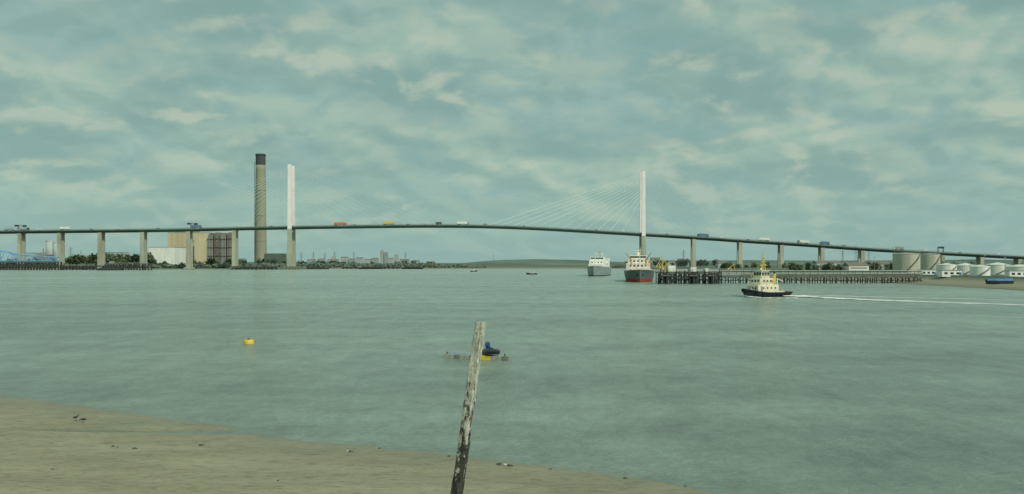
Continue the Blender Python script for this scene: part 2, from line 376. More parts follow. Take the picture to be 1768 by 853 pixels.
# ---------------------------------------------------------------- chimney & power station
d=1750; x=X(450,d); ztop=Z(266,d)
ch=thing('chimney','tall tapering concrete power station chimney with dark top','chimney',(x,d,2))
mb=MB(); prof=[]
H=ztop-2
for k in range(25):
    t=k/24; prof.append((12.2-2.7*t**.8,t*(H-22)))
mb.lathe((0,0,0),prof,40); mb.obj('shaft',M['chim'],ch,smooth=True)
mb=MB(); mb.lathe((0,0,0),[(9.56,H-22),(9.4,H-3.5),(10.2,H-3),(10.2,H-.8),(9.2,H-.6),(9.2,H)],40); mb.obj('dark_cap',M['chimcap'],ch)
for t in(.25,.5,.75):
    mb=MB(); R=12.2-2.7*t**.8; mb.torus((0,0,t*(H-22)),R+.4,.35,'z',36,5); mb.obj('walkway_ring',M['grey'],ch)
mb=MB(); mb.box((-10,-6.5,H*.48),(.7,.7,H*.9)); mb.obj('ladder',M['dgrey'],ch)

d=1650; s=d/F
def boxb(name,label,px0,px1,ytop,d,dep,mt,parts=None,group=None,base=None,cat='building'):
    g=base if base is not None else gz((px0+px1)/2,d); w=X(px1,d)-X(px0,d); h=Z(ytop,d)-g
    t=thing(name,label,cat,(X((px0+px1)/2,d),d,g),group=group)
    mb=MB(); mb.box((0,dep/2,h/2),(w,dep,h)); mb.obj('wall',M[mt],t)
    mb=MB(); mb.box((0,dep/2,h+.3),(w+.8,dep+.8,.6)); mb.obj('roof',M['grey'],t)
    return t,w,h,dep
t,w,h,dep=boxb('power_station_hall','large cream clad power station hall with flat roof',290,361,402,d,60,'cream')
mb=MB()
for k in range(9): mb.box((-w/2+w*k/8,-.25,h/2),(.8,.5,h-1))
mb.obj('cladding_rib',M['cream'],t)
for c_,d_ in (((-w*.1,-.2,h*.28),(w*.7,.4,3)),((w*.2,-.2,h*.75),(w*.3,.4,2))):
    mb=MB(); mb.box(c_,d_); mb.obj('window',M['glass'],t)
for c_,d_ in (((-w*.28,15,h+3),(14,12,5)),((w*.1,20,h+2.2),(10,10,4))):
    mb=MB(); mb.box(c_,d_); mb.obj('rooftop_plant',M['grey'],t)
mb=MB(); mb.box((w*.36,-8,h*.38),(22,16,h*.76)); mb.obj('side_annex',M['cream'],t)
t=thing('boiler_house','row of tall dark clad boiler units with rounded tops','building',(X(383,d),d-10,gz(383,d)))
for k in range(4):
    px=366+k*11; xx=X(px,d)-X(383,d); w=10.5*s; hh=Z(402-(k%2),d)-2.5
    mb=MB(); mb.box((xx+w*.06,15,hh/2-2),(w*.86,30,hh-4)); mb.box((xx,16,hh-2.5),(w*.6,22,3.5)); mb.obj('boiler_unit',M['boiler'],t)
    mb=MB()
    for q in(-.36,-.12,.12,.36): mb.tube((xx+q*w+.4,-.4,0),(xx+q*w+.4,-.4,hh-5),.65,n=6)
    mb.obj('duct',M['boiler' if k%2 else 'grey'],t)
    mb=MB(); 
    for q in(.3,.55,.8): mb.box((xx,-.9,hh*q),(w*.98,1.4,.8))
    mb.obj('walkway',M['dgrey'],t)
boxb('warehouse','long white low warehouse beside the power station',257,302,427,1480,50,'tankw')
boxb('green_shed','olive green clad industrial shed near the chimney',456,487,438,1500,40,'leaffar')
boxb('warehouse','pale grey warehouse among trees',20,60,437,1500,40,'farb',group='sheds on the bank')
boxb('warehouse','pale grey warehouse among trees',178,205,436,1500,40,'farb',group='sheds on the bank')
boxb('brick_house','brown brick house on the bank',62,82,440,1400,20,'brick')
for i,(px,yt,r) in enumerate(((86,414,9),(98,417,8))):
    dd=1900; g=3; h=Z(yt,dd)-g
    t=thing('silo','white cylindrical silo with domed roof','silo',(X(px,dd),dd,g),group='white silos')
    mb=MB(); mb.lathe((0,0,0),[(r*.9,0),(r*.9,h-3)],28); mb.obj('shell',M['farb'],t,smooth=True)
    mb=MB(); mb.lathe((0,0,h-3),[(r*.95,0),(r*.7,1.8),(r*.2,2.9)],28); mb.obj('roof',M['farb'],t,smooth=True)

# ---------------------------------------------------------------- transmission towers
def tower_template(loc):
    t=thing('transmission_tower','grey lattice steel electricity transmission tower','electricity pylon',loc,group='transmission towers')
    mb=MB(); H=44
    def hw(z): return lerp([(0,4),(26,1.3),(44,.3)],z)
    lv=[0,7,13,18,22,26,30,34,38,44]
    for a,bq in zip(lv,lv[1:]):
        A,B=hw(a),hw(bq)
        for i,j in((-1,-1),(1,-1),(1,1),(-1,1)):
            mb.tube((i*A,j*A,a),(i*B,j*B,bq),.2,n=4)
        for i in(-1,1):
            mb.tube((-A,i*A,a),(B,i*B,bq),.12,n=4); mb.tube((A,i*A,a),(-B,i*B,bq),.12,n=4)
            mb.tube((i*A,-A,a),(i*B,B,bq),.12,n=4)
    mb.obj('lattice_mast',M['pylon'],t)
    for z,l in((27,6.5),(33,8.5),(39,6)):
        mb=MB(); mb.tube((-l,0,z),(l,0,z),.18,n=4); mb.tube((-l,0,z),(0,0,z+2.2),.14,n=4); mb.tube((l,0,z),(0,0,z+2.2),.14,n=4)
        mb.tube((-l,0,z),(-l,0,z-2),.1,n=4); mb.tube((l,0,z),(l,0,z-2),.1,n=4)
        mb.obj('cross_arm',M['pylon'],t)
    return t
tt=tower_template((X(75,2300),2300,3))
for px,dd in((122,2100),(140,2700),(190,3000),(232,3100),(520,3100),(541,3000),(561,3200),(578,2900),(611,3000),(700,3200),(1478,1900),(1500,2500),(1455,2600),(1180,2600)):
    copy_thing(tt,(X(px,dd),dd,3),rz=random.uniform(-.4,.4))

# ---------------------------------------------------------------- distant town
def block(px0,px1,yt,dd,m):
    g=gz(px0,dd) if dd>lerp(SH,px0)+80 else 2; w=X(px1,dd)-X(px0,dd); h=Z(yt,dd)-g
    t=thing('apartment_block' if h>20 else 'low_building','distant pale apartment block beyond the river' if h>20 else 'distant low pale building beyond the river','building',(X((px0+px1)/2,dd),dd,g),group='distant town buildings')
    mb=MB(); mb.box((0,7,h/2),(w,14,h)); mb.obj('wall',M[m],t)
    mb=MB()
    if h>20: mb.box((0,7,h+1),(w*.5,8,2)); 
    else:
        mb.v+=[(-w/2-.3,-.3,h),(w/2+.3,-.3,h),(w/2+.3,14.3,h),(-w/2-.3,14.3,h),(-w/2,7,h+2.5),(w/2,7,h+2.5)]; mb.f+=[[0,1,5,4],[2,3,4,5],[0,4,3],[1,2,5]]; mb.m+=[0]*4
    mb.obj('roof',M['farb2'] if h>20 else M['roof'],t)
    mb=MB(); z=2.2
    while z<h-1.5: mb.box((0,-.06,z),(w*.85,.12,1.1)); z+=3.2
    if mb.v: mb.obj('window',M['grey'],t)
for a in((656,662,433,2200,'farb'),(663,669,436,2200,'farb2'),(680,687,440,2250,'farb'),(588,600,445,2200,'farb'),(602,612,448,2200,'farb2'),(614,626,446,2150,'farb'),(628,640,449,2100,'farb'),(641,652,447,2100,'farb2'),(670,678,447,2100,'farb'),(690,706,449,2100,'farb2'),(548,560,448,2200,'farb'),(565,583,449,2200,'farb'),(530,543,449,2200,'farb2'),(572,578,443,2250,'farb'),(710,724,451,2200,'farb'),(735,750,453,2100,'farb2')):
    block(*a)
for a in((1125,1140,447,1500,'farb2'),(1150,1170,452,1400,'farb'),(1172,1190,449,1450,'farb2'),(1240,1262,455,1000,'farb'),(1410,1450,454,900,'farb'),(1466,1500,459,640,'tankw'),(1506,1538,456,800,'farb')):
    block(*a)
t=thing('radio_mast','thin tall mast standing on the far hill','mast',(X(852,3000),3000,10)); mb=MB(); mb.tube((0,0,0),(0,0,26),.7,.4,n=5); mb.obj('pole',M['pylon'],t)
mb=MB(); mb.box((0,0,24),(4,1,1)); mb.obj('antenna',M['pylon'],t)

# ---------------------------------------------------------------- trees
def tree_template(h,seed,mname,loc):
    rr=random.Random(seed)
    t=thing('tree','broad leafy green tree on the river bank','tree',loc,group='trees on the banks')
    mb=MB(); mb.tube((0,0,0),(0.1,0,h*.45),h*.03,h*.018,n=7)
    for k in range(5):
        a=rr.uniform(0,6.28); mb.tube((.1,0,h*(.25+.04*k)),(math.cos(a)*h*.22,math.sin(a)*h*.22,h*(.55+.05*k)),h*.012,h*.005,n=5)
    mb.obj('trunk',M['bark'],t)
    mb=MB(); lobes=[(rr.uniform(-.3,.3)*h,rr.uniform(-.25,.25)*h,rr.uniform(.18,.82)*h,rr.uniform(.13,.22)*h) for _ in range(12)]
    for lx,ly,lz,lr in lobes:
        for q in range(40):
            v=Vector((rr.gauss(0,1),rr.gauss(0,1),rr.gauss(0,1))).normalized()*lr*rr.uniform(.6,1.1)
            c=Vector((lx,ly,lz))+v; u=Vector((rr.gauss(0,1),rr.gauss(0,1),rr.gauss(0,1))).normalized(); w=u.orthogonal().normalized(); sz=h*rr.uniform(.025,.055)
            b0=len(mb.v)
            for e1,e2 in((-1,-.6),(1,-.8),(.8,1),(-.7,.8)): mb.v.append(tuple(c+u*e1*sz+w*e2*sz))
            mb.f.append([b0,b0+1,b0+2,b0+3]); mb.m.append(0)
    mb.obj('crown',M[mname],t); return t
T=[tree_template(12,1,'leaf',(X(50,1230),1230,2.4)),tree_template(12,2,'leaf',(X(66,1240),1240,2.4)),tree_template(12,5,'leaffar',(X(470,1480),1480,2.6))]
def trees(px0,px1,n,d0,d1,h0,h1,far=False):
    for _ in range(n):
        px=random.uniform(px0,px1); dd=random.uniform(d0,d1); s=random.uniform(h0,h1)/12
        copy_thing(random.choice(T[:2]) if not far else T[2],(X(px,dd),dd,gz(px,dd)-.3),random.uniform(0,6.28),(s*random.uniform(1,1.7),s*1.2,s))
trees(110,262,40,1230,1420,12,22); trees(0,110,16,1230,1400,8,15)
trees(262,420,26,1250,1500,7,15); trees(410,500,18,1400,1560,8,15,True)
trees(500,760,24,1450,1700,6,12,True)
trees(1125,1240,18,1330,1500,7,13,True); trees(1240,1370,16,900,1100,5,8)
trees(1365,1440,14,600,700,4,7); trees(1440,1768,26,640,800,4,8); trees(1590,1640,5,560,600,5,8)
def wood(px0,px1,d0,d1,h,n,name='woodland'):
    mb=MB(); rr=random.Random(px0)
    for _ in range(n):
        px=rr.uniform(px0,px1); t=rr.random(); sh=lerp(SH,px); dd=sh+d0+(d1-d0)*t
        hh=h*(.5+.7*abs(noise.noise(Vector((px*.06,3,dd*.002)))) +.3*noise.noise(Vector((px*.4,1,1))))
        c=Vector((X(px,dd),dd,1.5+rr.random()**.6*hh)); u=Vector((rr.gauss(0,1),rr.gauss(0,.5),rr.gauss(0,.7))).normalized(); w=u.orthogonal().normalized(); sz=rr.uniform(.8,2.2)
        b0=len(mb.v)
        for e1,e2 in((-1,-.6),(1,-.8),(.8,1),(-.7,.8)): mb.v.append(tuple(c+u*e1*sz+w*e2*sz))
        mb.f.append([b0,b0+1,b0+2,b0+3]); mb.m.append(0)
    o=mb.obj(name,M['leaffar']); tag(o,'distant belt of trees along the far bank','woodland',kind='stuff')
wood(430,760,60,200,8,7000); wood(740,840,60,120,4,1500); wood(1020,1110,60,120,5,1500); wood(0,430,60,110,6,4500)

# ---------------------------------------------------------------- jetties
def jetty(name,label,x0,x1,y,zdeck,width,step,pr,mt='timber',brace=True,jit=0):
    t=thing(name,label,'jetty',(x0,y,0)); L=x1-x0
    mb=MB(); mb.box((L/2,0,zdeck),(L,width,.45)); mb.box((L/2,-width/2,zdeck-.5),(L,.35,.5)); mb.obj('deck',M['timber2'],t)
    k=0; x=0.3
    while x<L and k<48:
        for yy in(-width/2+.3,width/2-.3):
            xj=x+random.uniform(-jit,jit)
            mb=MB(); lean=random.uniform(-.12,.12); mb.tube((xj+lean,yy,-2.5),(xj,yy,zdeck-.2+(random.random()*jit*.8)),pr*random.uniform(.8,1.2),pr*.9,n=7); mb.obj('pile',M[mt],t)
        x+=step;k+=1
    if brace:
        mb=MB(); x=.3;k=0
        while x+step<L:
            mb.tube((x,-width/2,.6),(x+step,-width/2,zdeck-.5),pr*.5,n=4)
            if k%2:mb.tube((x+step,-width/2,.6),(x,-width/2,zdeck-.5),pr*.5,n=4)
            x+=step;k+=1
        mb.tube((0,-width/2-.1,zdeck*.4),(L,-width/2-.1,zdeck*.4),pr*.6,n=4)
        if mb.v: mb.obj('bracing',M[mt],t)
    return t
def railing(t,x0,x1,y,z,h=1.1,step=2.,r=.05,m='pipe'):
    mb=MB()
    for q in(.5,1): mb.tube((x0,y,z+h*q),(x1,y,z+h*q),r,n=4)
    x=x0
    while x<=x1+.01: mb.tube((x,y,z),(x,y,z+h),r,n=4); x+=step
    mb.obj('railing',M[m],t)
d=1050; ZD=Z(452.5,d)
t=jetty('blue_truss_jetty','timber jetty carrying a blue steel truss walkway',X(-60,d),X(106,d),d,ZD,8,3.6,.95)
L=X(106,d)-X(-60,d)
for yy in(-3,3):
    mb=MB(); N=11; z0=ZD+.9
    def ztp(q): return z0+ lerp([(0,13.5),(.36,13),(.5,10.5),(.52,8.5),(.97,4.6)],q)
    for i in range(N):
        a=i*L*.97/N; c=(i+1)*L*.97/N; qa=i/N; qc=(i+1)/N
        za=ztp(qa);zc=ztp(qc)
        mb.tube((a,yy,z0),(c,yy,z0),.6,n=4); mb.tube((a,yy,za),(c,yy,zc),.55,n=4)
        mb.tube((a,yy,z0),((a+c)/2,yy,(za+zc)/2),.34,n=4); mb.tube(((a+c)/2,yy,(za+zc)/2),(c,yy,z0),.34,n=4)
        if i%2==0: mb.tube((a,yy,z0),(a,yy,za),.36,n=4)
    mb.obj('truss',M['lblue'],t)
railing(t,0,L,-4,ZD+.2,1.6,4,.14,'lblue')
t=jetty('timber_jetty','dark old timber jetty by the bank',X(184,d),X(259,d),d,Z(455.5,d),9,3.4,.9,jit=.8); Lj=X(259,d)-X(184,d); railing(t,0,Lj,-4,Z(455.5,d)+.2,1.3,4,.12,'grey')
for cx_ in(6,43):
    mb=MB(); mb.box((cx_,0,Z(455.5,d)+1.7),(4,4,3)); mb.obj('hut',M['grey'],t)
jetty('timber_jetty','low dark timber jetty along the shore',X(106,1070),X(184,1070),1070,Z(458.5,1070),6,4,.9,jit=.6)
jetty('timber_jetty','small dark timber jetty beside the pylon',X(400,1110),X(478,1110),1110,4.4,8,5,.8)
jetty('timber_jetty','distant dark timber pier on the far bank',X(592,1270),X(692,1270),1270,3.2,8,6,.8)
def barge(px,d,L,lab):
    t=thing('barge',lab,'barge',(X(px,d),d,0),group='moored barges')
    mb=MB()
    sec=[(-L/2+2,-.4),(L/2-2,-.4),(L/2,1.8),(L/2,2.2),(-L/2,2.2),(-L/2,1.8)]; n=6
    for yy in(-3.5,3.5):
        for a,z in sec: mb.v.append((a,yy,z))
    mb.f+=[list(range(n)),list(reversed(range(n,2*n)))]+[[i,(i+1)%n,n+(i+1)%n,n+i] for i in range(n)]; mb.m+=[0]*(n+2)
    mb.obj('hull',M['timber'],t)
    mb=MB(); mb.box((0,0,2.5),(L*.7,5.6,.7)); mb.obj('hatch_cover',M['dgrey'],t)
    mb=MB(); mb.box((-L*.42,0,3),(3.5,3.5,1.8)); mb.obj('wheelhouse',M['grey'],t)
for px,d,L in((545,1200,36),(640,1240,36),(712,1240,32),(190,1020,30)): barge(px,d,L,'low dark moored river barge')

# right jetty
d=372; x0=X(1240,d); x1=X(1590,d)
t=jetty('pipeline_jetty','long timber trestle jetty carrying pale pipelines to shore',x0,x1,d,3.1,4,2.1,.22,jit=.5)
L=x1-x0
for k,(yy,z,r) in enumerate(((-1.6,4.1,.2),(-.9,4.1,.14),(0,4.2,.22),(1.2,5.2,.16),(-1.8,5.3,.12))):
    mb=MB(); mb.tube((0,yy,z),(L,yy,z),r,n=7); mb.obj('pipeline',M['pipe' if k%2==0 else 'grey'],t)
mb=MB(); x=1
while x<L:
    for yy in(-1.9,1.9): mb.tube((x,yy,3.1),(x,yy,5.5),.09,n=4)
    mb.tube((x,-1.9,4.9),(x,1.9,4.9),.08,n=4); x+=3.1
for yy in(-1.9,1.9): mb.tube((.5,yy,4.9),(L-.5,yy,4.9),.07,n=4)
mb.obj('pipe_rack',M['dgrey'],t)
railing(t,0,L,-2,3.3,1.1,1.8,.045,'grey')
for px in(1262,1310,1362,1420,1475,1530):
    xx=X(px,d); lp=thing('lamp_post','thin grey lamp post on the pipeline jetty','lamp post',(xx,d+1.5,3.3),group='jetty lamp posts')
    mb=MB(); mb.tube((0,0,0),(0,0,5.2),.07,.05,n=6); mb.tube((0,0,5.2),(-.9,0,5.4),.04,n=5); mb.obj('pole',M['grey'],lp)
    mb=MB(); mb.box((-1,0,5.38),(.5,.2,.12)); mb.obj('lamp_head',M['dgrey'],lp)
d=366
t=jetty('berth_jetty','dark timber berthing jetty crowded with piles',X(1133,d),X(1243,d),d,4.7,7,.95,.22,jit=.6)
L=X(1243,d)-X(1133,d); railing(t,0,L,-3.4,4.9,1.1,1.6,.05,'grey'); railing(t,0,L,3.4,4.9,1.1,1.6,.05,'grey')
mb=MB()
for k in range(44):
    x=random.uniform(0,L); mb.tube((x,-3.8,-2),(x+random.uniform(-.3,.3),-3.8,random.uniform(3.4,6.4)),.17,n=6)
mb.obj('fender_pile',M['timber'],t)
mb=MB(); mb.box((L/2,-3.75,2.9),(L*.98,.25,.5)); mb.box((L/2,-3.75,1.5),(L*.98,.25,.4)); mb.obj('waling',M['timber'],t)
for c_,d_ in (((6.4,.5,6.2),(3,2.4,2.4)),((15.5,1,5.8),(2.2,2,1.8)),((21,1,5.6),(1.4,1.6,1.4))):
    mb=MB(); mb.box(c_,d_); mb.obj('hut',M['tankw'],t)
for zz in(5.2,5.6):
    mb=MB(); mb.tube((2,1.5,zz),(L,1.5,zz),.15,n=6); mb.obj('pipeline',M['pipe'],t)
for px in(1150,1196,1228):
    dd=360; dl=thing('mooring_dolphin','cluster of dark timber piles forming a mooring dolphin','dolphin',(X(px,dd),dd-1,0),group='mooring dolphins')
    for a in range(9):
        r_=.9; ax=math.cos(a*.7)*r_*(a%3+.6)/2; ay=math.sin(a*.7)*r_
        mb=MB(); mb.tube((ax*1.7,ay*1.7,-2),(ax,ay,4.0+.3*(a%3)),.24,n=7); mb.obj('pile',M['timber'],dl)
    mb=MB(); mb.box((0,0,3.4),(3.2,3,.5)); mb.obj('cap',M['timber2'],dl)
    mb=MB(); mb.lathe((0,0,3.65),[(.2,0),(.2,.5),(.32,.55),(.32,.7)],10); mb.obj('bollard',M['dgrey'],dl)
def loading_arm(px,d,h,m='yellowdull'):
    t=thing('loading_arm','yellow articulated marine loading arm on the jetty','loading arm',(X(px,d),d,4.9),group='loading arms')
    mb=MB(); mb.tube((0,0,0),(0,0,h*.55),.2,.16,n=8); mb.box((0,0,.15),(.9,.9,.3)); mb.obj('riser',M[m],t)
    mb=MB(); mb.tube((-.9,0,h*.4),(1.1,0,h),.15,n=6); mb.tube((1.1,0,h),(1.7,0,h*.25),.13,n=6); mb.tube((0,0,h*.7),(1.1,0,h),.06,n=5); mb.obj('boom',M[m],t)
    mb=MB(); mb.box((-1,0,h*.36),(.7,.5,.7)); mb.obj('counterweight',M[m],t)
loading_arm(1138,368,6.2); loading_arm(1144,367,5); loading_arm(1149,366,3.8)
loading_arm(1262,374,3)

# ---------------------------------------------------------------- tank farm
def tank(px0,px1,yt,d,m,lab,cone=.6):
    g=gz((px0+px1)/2,d); r=(X(px1,d)-X(px0,d))/2; h=Z(yt,d)-g
    t=thing('storage_tank',lab,'storage tank',(X((px0+px1)/2,d),d,g-.2),group='storage tanks on the bank')
    mb=MB(); prof=[(r,0)]
    for k in range(1,6): prof+= [(r,h*k/5-.06),(r*1.004,h*k/5-.03),(r,h*k/5)]
    mb.lathe((0,0,0),prof,48); mb.obj('shell',M[m],t)
    mb=MB(); mb.lathe((0,0,h),[(r*1.02,0),(r*1.02,.15),(r*.1,.15+cone)],48); mb.obj('roof',M[m],t)
    mb=MB()
    for k in range(36):
        a=k*math.pi/18; a2=(k+1)*math.pi/18; p=(r*math.cos(a),r*math.sin(a)); q=(r*math.cos(a2),r*math.sin(a2))
        mb.tube((*p,h),(*p,h+1.1),.04,n=4); mb.tube((*p,h+1.1),(*q,h+1.1),.04,n=4); mb.tube((*p,h+.55),(*q,h+.55),.03,n=4)
    mb.obj('railing',M['grey'],t)
    mb=MB(); N=int(h/.4)
    for k in range(N):
        a=-2.2+k*1.5/N; mb.box(((r+.4)*math.cos(a),(r+.4)*math.sin(a),.3+k*.4),(.8,.8,.07),rz=a)
    mb.obj('stair',M['dgrey'],t)
tank(1543,1587,438,500,'tank','tall beige steel oil storage tank with railed roof')
tank(1589,1622,439,575,'tank','tall beige steel storage tank behind the jetty')
tank(1618,1650,457,455,'tankw','low white storage tank',.8)
tank(1649,1684,458,470,'tankw','low white storage tank with shallow cone roof',1.2)
tank(1676,1708,460,425,'tankw','small low white storage tank',.8)
tank(1702,1742,457,460,'tankw','low white storage tank with shallow cone roof',1.2)
tank(1738,1785,460,430,'tankw','low white storage tank near the river wall',1)
for px,d,w in((1640,398,9),(1600,420,7),(1755,372,8)):
    g=gz(px,d); t=thing('site_building','small white flat-roofed site building','building',(X(px,d),d,g),group='site buildings')
    mb=MB(); mb.box((0,0,1.4),(w,4,2.8)); mb.obj('wall',M['tankw'],t)
    mb=MB(); mb.box((0,0,2.9),(w+.4,4.4,.2)); mb.obj('roof',M['grey'],t)
    for q in(-.3,0,.3):
        mb=MB(); mb.box((q*w,-2.02,1.6),(w*.16,.08,.9)); mb.obj('window',M['glass'],t)
    mb=MB(); mb.box((w*.42,-2.02,1.05),(.9,.1,2)); mb.obj('door',M['blue'],t)
t=thing('river_wall','low concrete flood wall along the far bank','wall',(0,0,0)); mb=MB()
pp=[(X(px,lerp(SH,px)+78),lerp(SH,px)+78) for px in range(1380,2000,20)]
for (a,b_),(c,e_) in zip(pp,pp[1:]):
    b0=len(mb.v)
    for (q,w_) in((a,b_),(c,e_)):
        mb.v+= [(q,w_-.2,1.2),(q,w_+.2,1.2),(q,w_+.2,3.1),(q,w_-.2,3.1)]
    for i in range(4): mb.f.append([b0+i,b0+(i+1)%4,b0+4+(i+1)%4,b0+4+i]); mb.m.append(0)
mb.obj('wall_panel',M['conc'],t)
for px in(1455,1510,1570,1612,1662,1700,1735):
    d=440; lp=thing('lamp_post','tall grey floodlight column at the tank site','lamp post',(X(px,d),d,2.3),group='floodlight columns')
    mb=MB(); mb.tube((0,0,0),(0,0,8+px%3),.09,.05,n=6); mb.obj('pole',M['grey'],lp)
    mb=MB(); mb.box((0,-.1,8+px%3),(.9,.3,.3)); mb.obj('lamp_head',M['grey'],lp)

# ---------------------------------------------------------------- boats
def hull(L,B,fb,fm,fs,draft,boot,bulw=.6,full=.62,pw=2.2,rake=.06,n=28,st=.82):
    mb=MB(); rows=[]
    for i in range(n+1):
        t=i/n; f=1.0
        if t>full: f=max(0.0,1-((t-full)/(1-full))**pw)
        if t<.15: f*=st+(1-st)*math.sqrt(t/.15)
        top=fm+(fb-fm)*max(0,(t-.5)/.5)**2+(fs-fm)*max(0,(.3-t)/.3)**2
        zs=[-draft,0,boot,boot+(top-bulw-boot)*.5,top-bulw,top]
        row=[]
        for k,z in enumerate(zs):
            kk=k/5; wf=(.55,.86,.93,.97,1,1.0)[k]
            fl=f**(1.0+ (1-kk)*.7) if f>0 else 0
            x=-L/2+L*t - (rake*L*(1-kk)*max(0,(t-.6)/.4) ) + (rake*.5*L*(1-kk)*max(0,(.15-t)/.15))
            row.append((x,B/2*fl*wf,z))
        rows.append(row)
    idx={}
    for sd in(-1,1):
        for i,row in enumerate(rows):
            for k,(x,y,z) in enumerate(row): idx[sd,i,k]=len(mb.v); mb.v.append((x,sd*y,z))
        for i in range(n):
            for k in range(5):
                q=[idx[sd,i,k],idx[sd,i+1,k],idx[sd,i+1,k+1],idx[sd,i,k+1]]
                if sd>0:q.reverse()
                mb.f.append(q); mb.m.append(1 if k<2 else 0)
    for i in range(n):
        mb.f.append([idx[-1,i,4],idx[-1,i+1,4],idx[1,i+1,4],idx[1,i,4]]); mb.m.append(2)
    for k in range(5):
        mb.f.append([idx[-1,0,k],idx[-1,0,k+1],idx[1,0,k+1],idx[1,0,k]]); mb.m.append(1 if k<2 else 0)
    return mb
def part_box(t,name,c,d,m,rz=0,taper=1,bevel=0):
    mb=MB(); mb.box(c,d,rz=rz,taper=taper); return mb.obj(name,M[m],t,bevel=bevel)

# --- tug
d=222.0
tg=thing('tugboat','black-hulled tugboat with cream superstructure under way','tugboat',(X(1325,d),d+2.6,0),rz=math.radians(212))
L=15.4; TB=5.6
mb=hull(L,TB,2.2,1.15,1.2,.6,.12,.5,.55,2.6,.05); mb.obj('hull',[M['navy'],M['black'],M['timber2']],tg)
mb=MB()
def rp(t,sd):
    f=1.0
    if t>.55:f=max(0,1-((t-.55)/.45)**2.6)
    if t<.15:f*=.82+.18*math.sqrt(t/.15)
    top=1.15+1.05*max(0,(t-.5)/.5)**2+.05*max(0,(.3-t)/.3)**2
    return (-L/2+L*t,sd*(TB/2*f+.06),top-.12)
for i in range(28):
    for sd in(-1,1): mb.tube(rp(i/28,sd),rp((i+1)/28,sd),.13,n=6)
mb.obj('rubbing_strake',M['black'],tg)
for sd in(-1,1):
    for i,t0 in enumerate((.1,.2,.3,.4,.5,.6,.7,.8)):
        x,y,z=rp(t0,sd); mb=MB(); mb.torus((x,y+sd*.12,z-.42),.33,.13,'y',14,6); mb.obj('tyre_fender',M['black'],tg)
for a in(-.5,0,.5):
    mb=MB(); mb.torus((L/2-.35-abs(a)*.4,a,1.65),.35,.16,'x',12,6); mb.obj('bow_fender',M['black'],tg)
part_box(tg,'deckhouse',(.6,0,1.9),(7.4,3.8,2.2),'creamp',bevel=.08)
part_box(tg,'deck_coaming',(-4.4,0,1.05),(3.2,2.6,.5),'creamp',bevel=.05)
part_box(tg,'upper_house',(.9,0,3.8),(4.8,3.3,1.6),'creamp',bevel=.08)
part_box(tg,'wheelhouse',(1.1,0,5.55),(3.0,2.8,1.9),'creamp',taper=.88,bevel=.06)
part_box(tg,'wheelhouse_roof',(1.1,0,6.58),(3.2,3.0,.16),'creamp',bevel=.04)
for sd in(-1,1):
    for i in range(3): part_box(tg,'window',(.15+i*.92,sd*1.33,5.75),(.68,.1,.8),'glass')
    for i in range(4): part_box(tg,'porthole',(-1.8+i*1.4,sd*1.91,2.2),(.42,.06,.42),'glass')
    part_box(tg,'door',(3.1,sd*1.91,1.9),(.7,.07,1.6),'grey')
    for i in range(3): part_box(tg,'window',(-.4+i*1.2,sd*1.66,3.95),(.6,.06,.55),'glass')
for y in(-.85,0,.85): part_box(tg,'window',(2.5,y,5.75),(.12,.62,.8),'glass'); part_box(tg,'window',(-.32,y,5.75),(.12,.6,.7),'glass')
for y in(-1,0,1): part_box(tg,'window',(4.31,y,2.2),(.06,.5,.45),'glass'); part_box(tg,'window',(3.31,y,3.95),(.06,.55,.5),'glass')
for sd in(-1,1):
    mb=MB(); mb.tube((-2.0,sd*1.25,2.9),(-2.2,sd*1.25,5.8),.45,.38,n=12); mb.obj('funnel',M['yellowdull'],tg)
    mb=MB(); mb.tube((-2.2,sd*1.25,5.8),(-2.25,sd*1.25,6.2),.25,.22,n=10); mb.obj('exhaust_pipe',M['black'],tg)
mb=MB(); mb.tube((.6,0,6.6),(.3,0,11.3),.24,.14,n=7); mb.tube((-.5,0,6.6),(.45,0,9.0),.12,n=5); mb.tube((1.5,0,6.6),(.5,0,8.4),.1,n=5)
for z,w in((7.8,1.3),(8.8,1.0),(9.8,.7)): mb.tube((.5,-w,z),(.5,w,z),.09,n=5); mb.tube((.5-w*.8,0,z),(.5+w*.8,0,z),.09,n=5)
mb.tube((1.3,.9,6.6),(1.3,.9,8.6),.05,n=4); mb.tube((1.3,-.9,6.6),(1.3,-.9,8.2),.05,n=4); mb.obj('mast',M['yellowdull'],tg)
mb=MB(); mb.box((.55,0,8.1),(.25,1.7,.22)); mb.obj('radar',M['tankw'],tg)
mb=MB(); mb.lathe((1.7,.4,6.66),[(.1,0),(.28,.1),(.28,.35),(.1,.5)],12); mb.obj('radome',M['tankw'],tg)
mb=MB()
for sd in(-1,1): 
    for q in(.45,.9): mb.tube((-2.8,sd*1.8,3.0+q),(4.0,sd*1.8,3.0+q),.035,n=4); mb.tube((-1.3,sd*1.6,4.6+q),(3.1,sd*1.6,4.6+q),.035,n=4)
    for i in range(8): mb.tube((-2.8+i*.97,sd*1.8,3.0),(-2.8+i*.97,sd*1.8,3.9),.035,n=4)
    for i in range(6): mb.tube((-1.3+i*.88,sd*1.6,4.6),(-1.3+i*.88,sd*1.6,5.5),.035,n=4)
mb.obj('railing',M['creamp'],tg)
mb=MB(); mb.tube((-4.1,-.7,1.7),(-4.1,.7,1.7),.42,n=12); mb.box((-4.1,-.8,1.5),(1,.12,1.1)); mb.box((-4.1,.8,1.5),(1,.12,1.1)); mb.obj('towing_winch',M['grey'],tg)
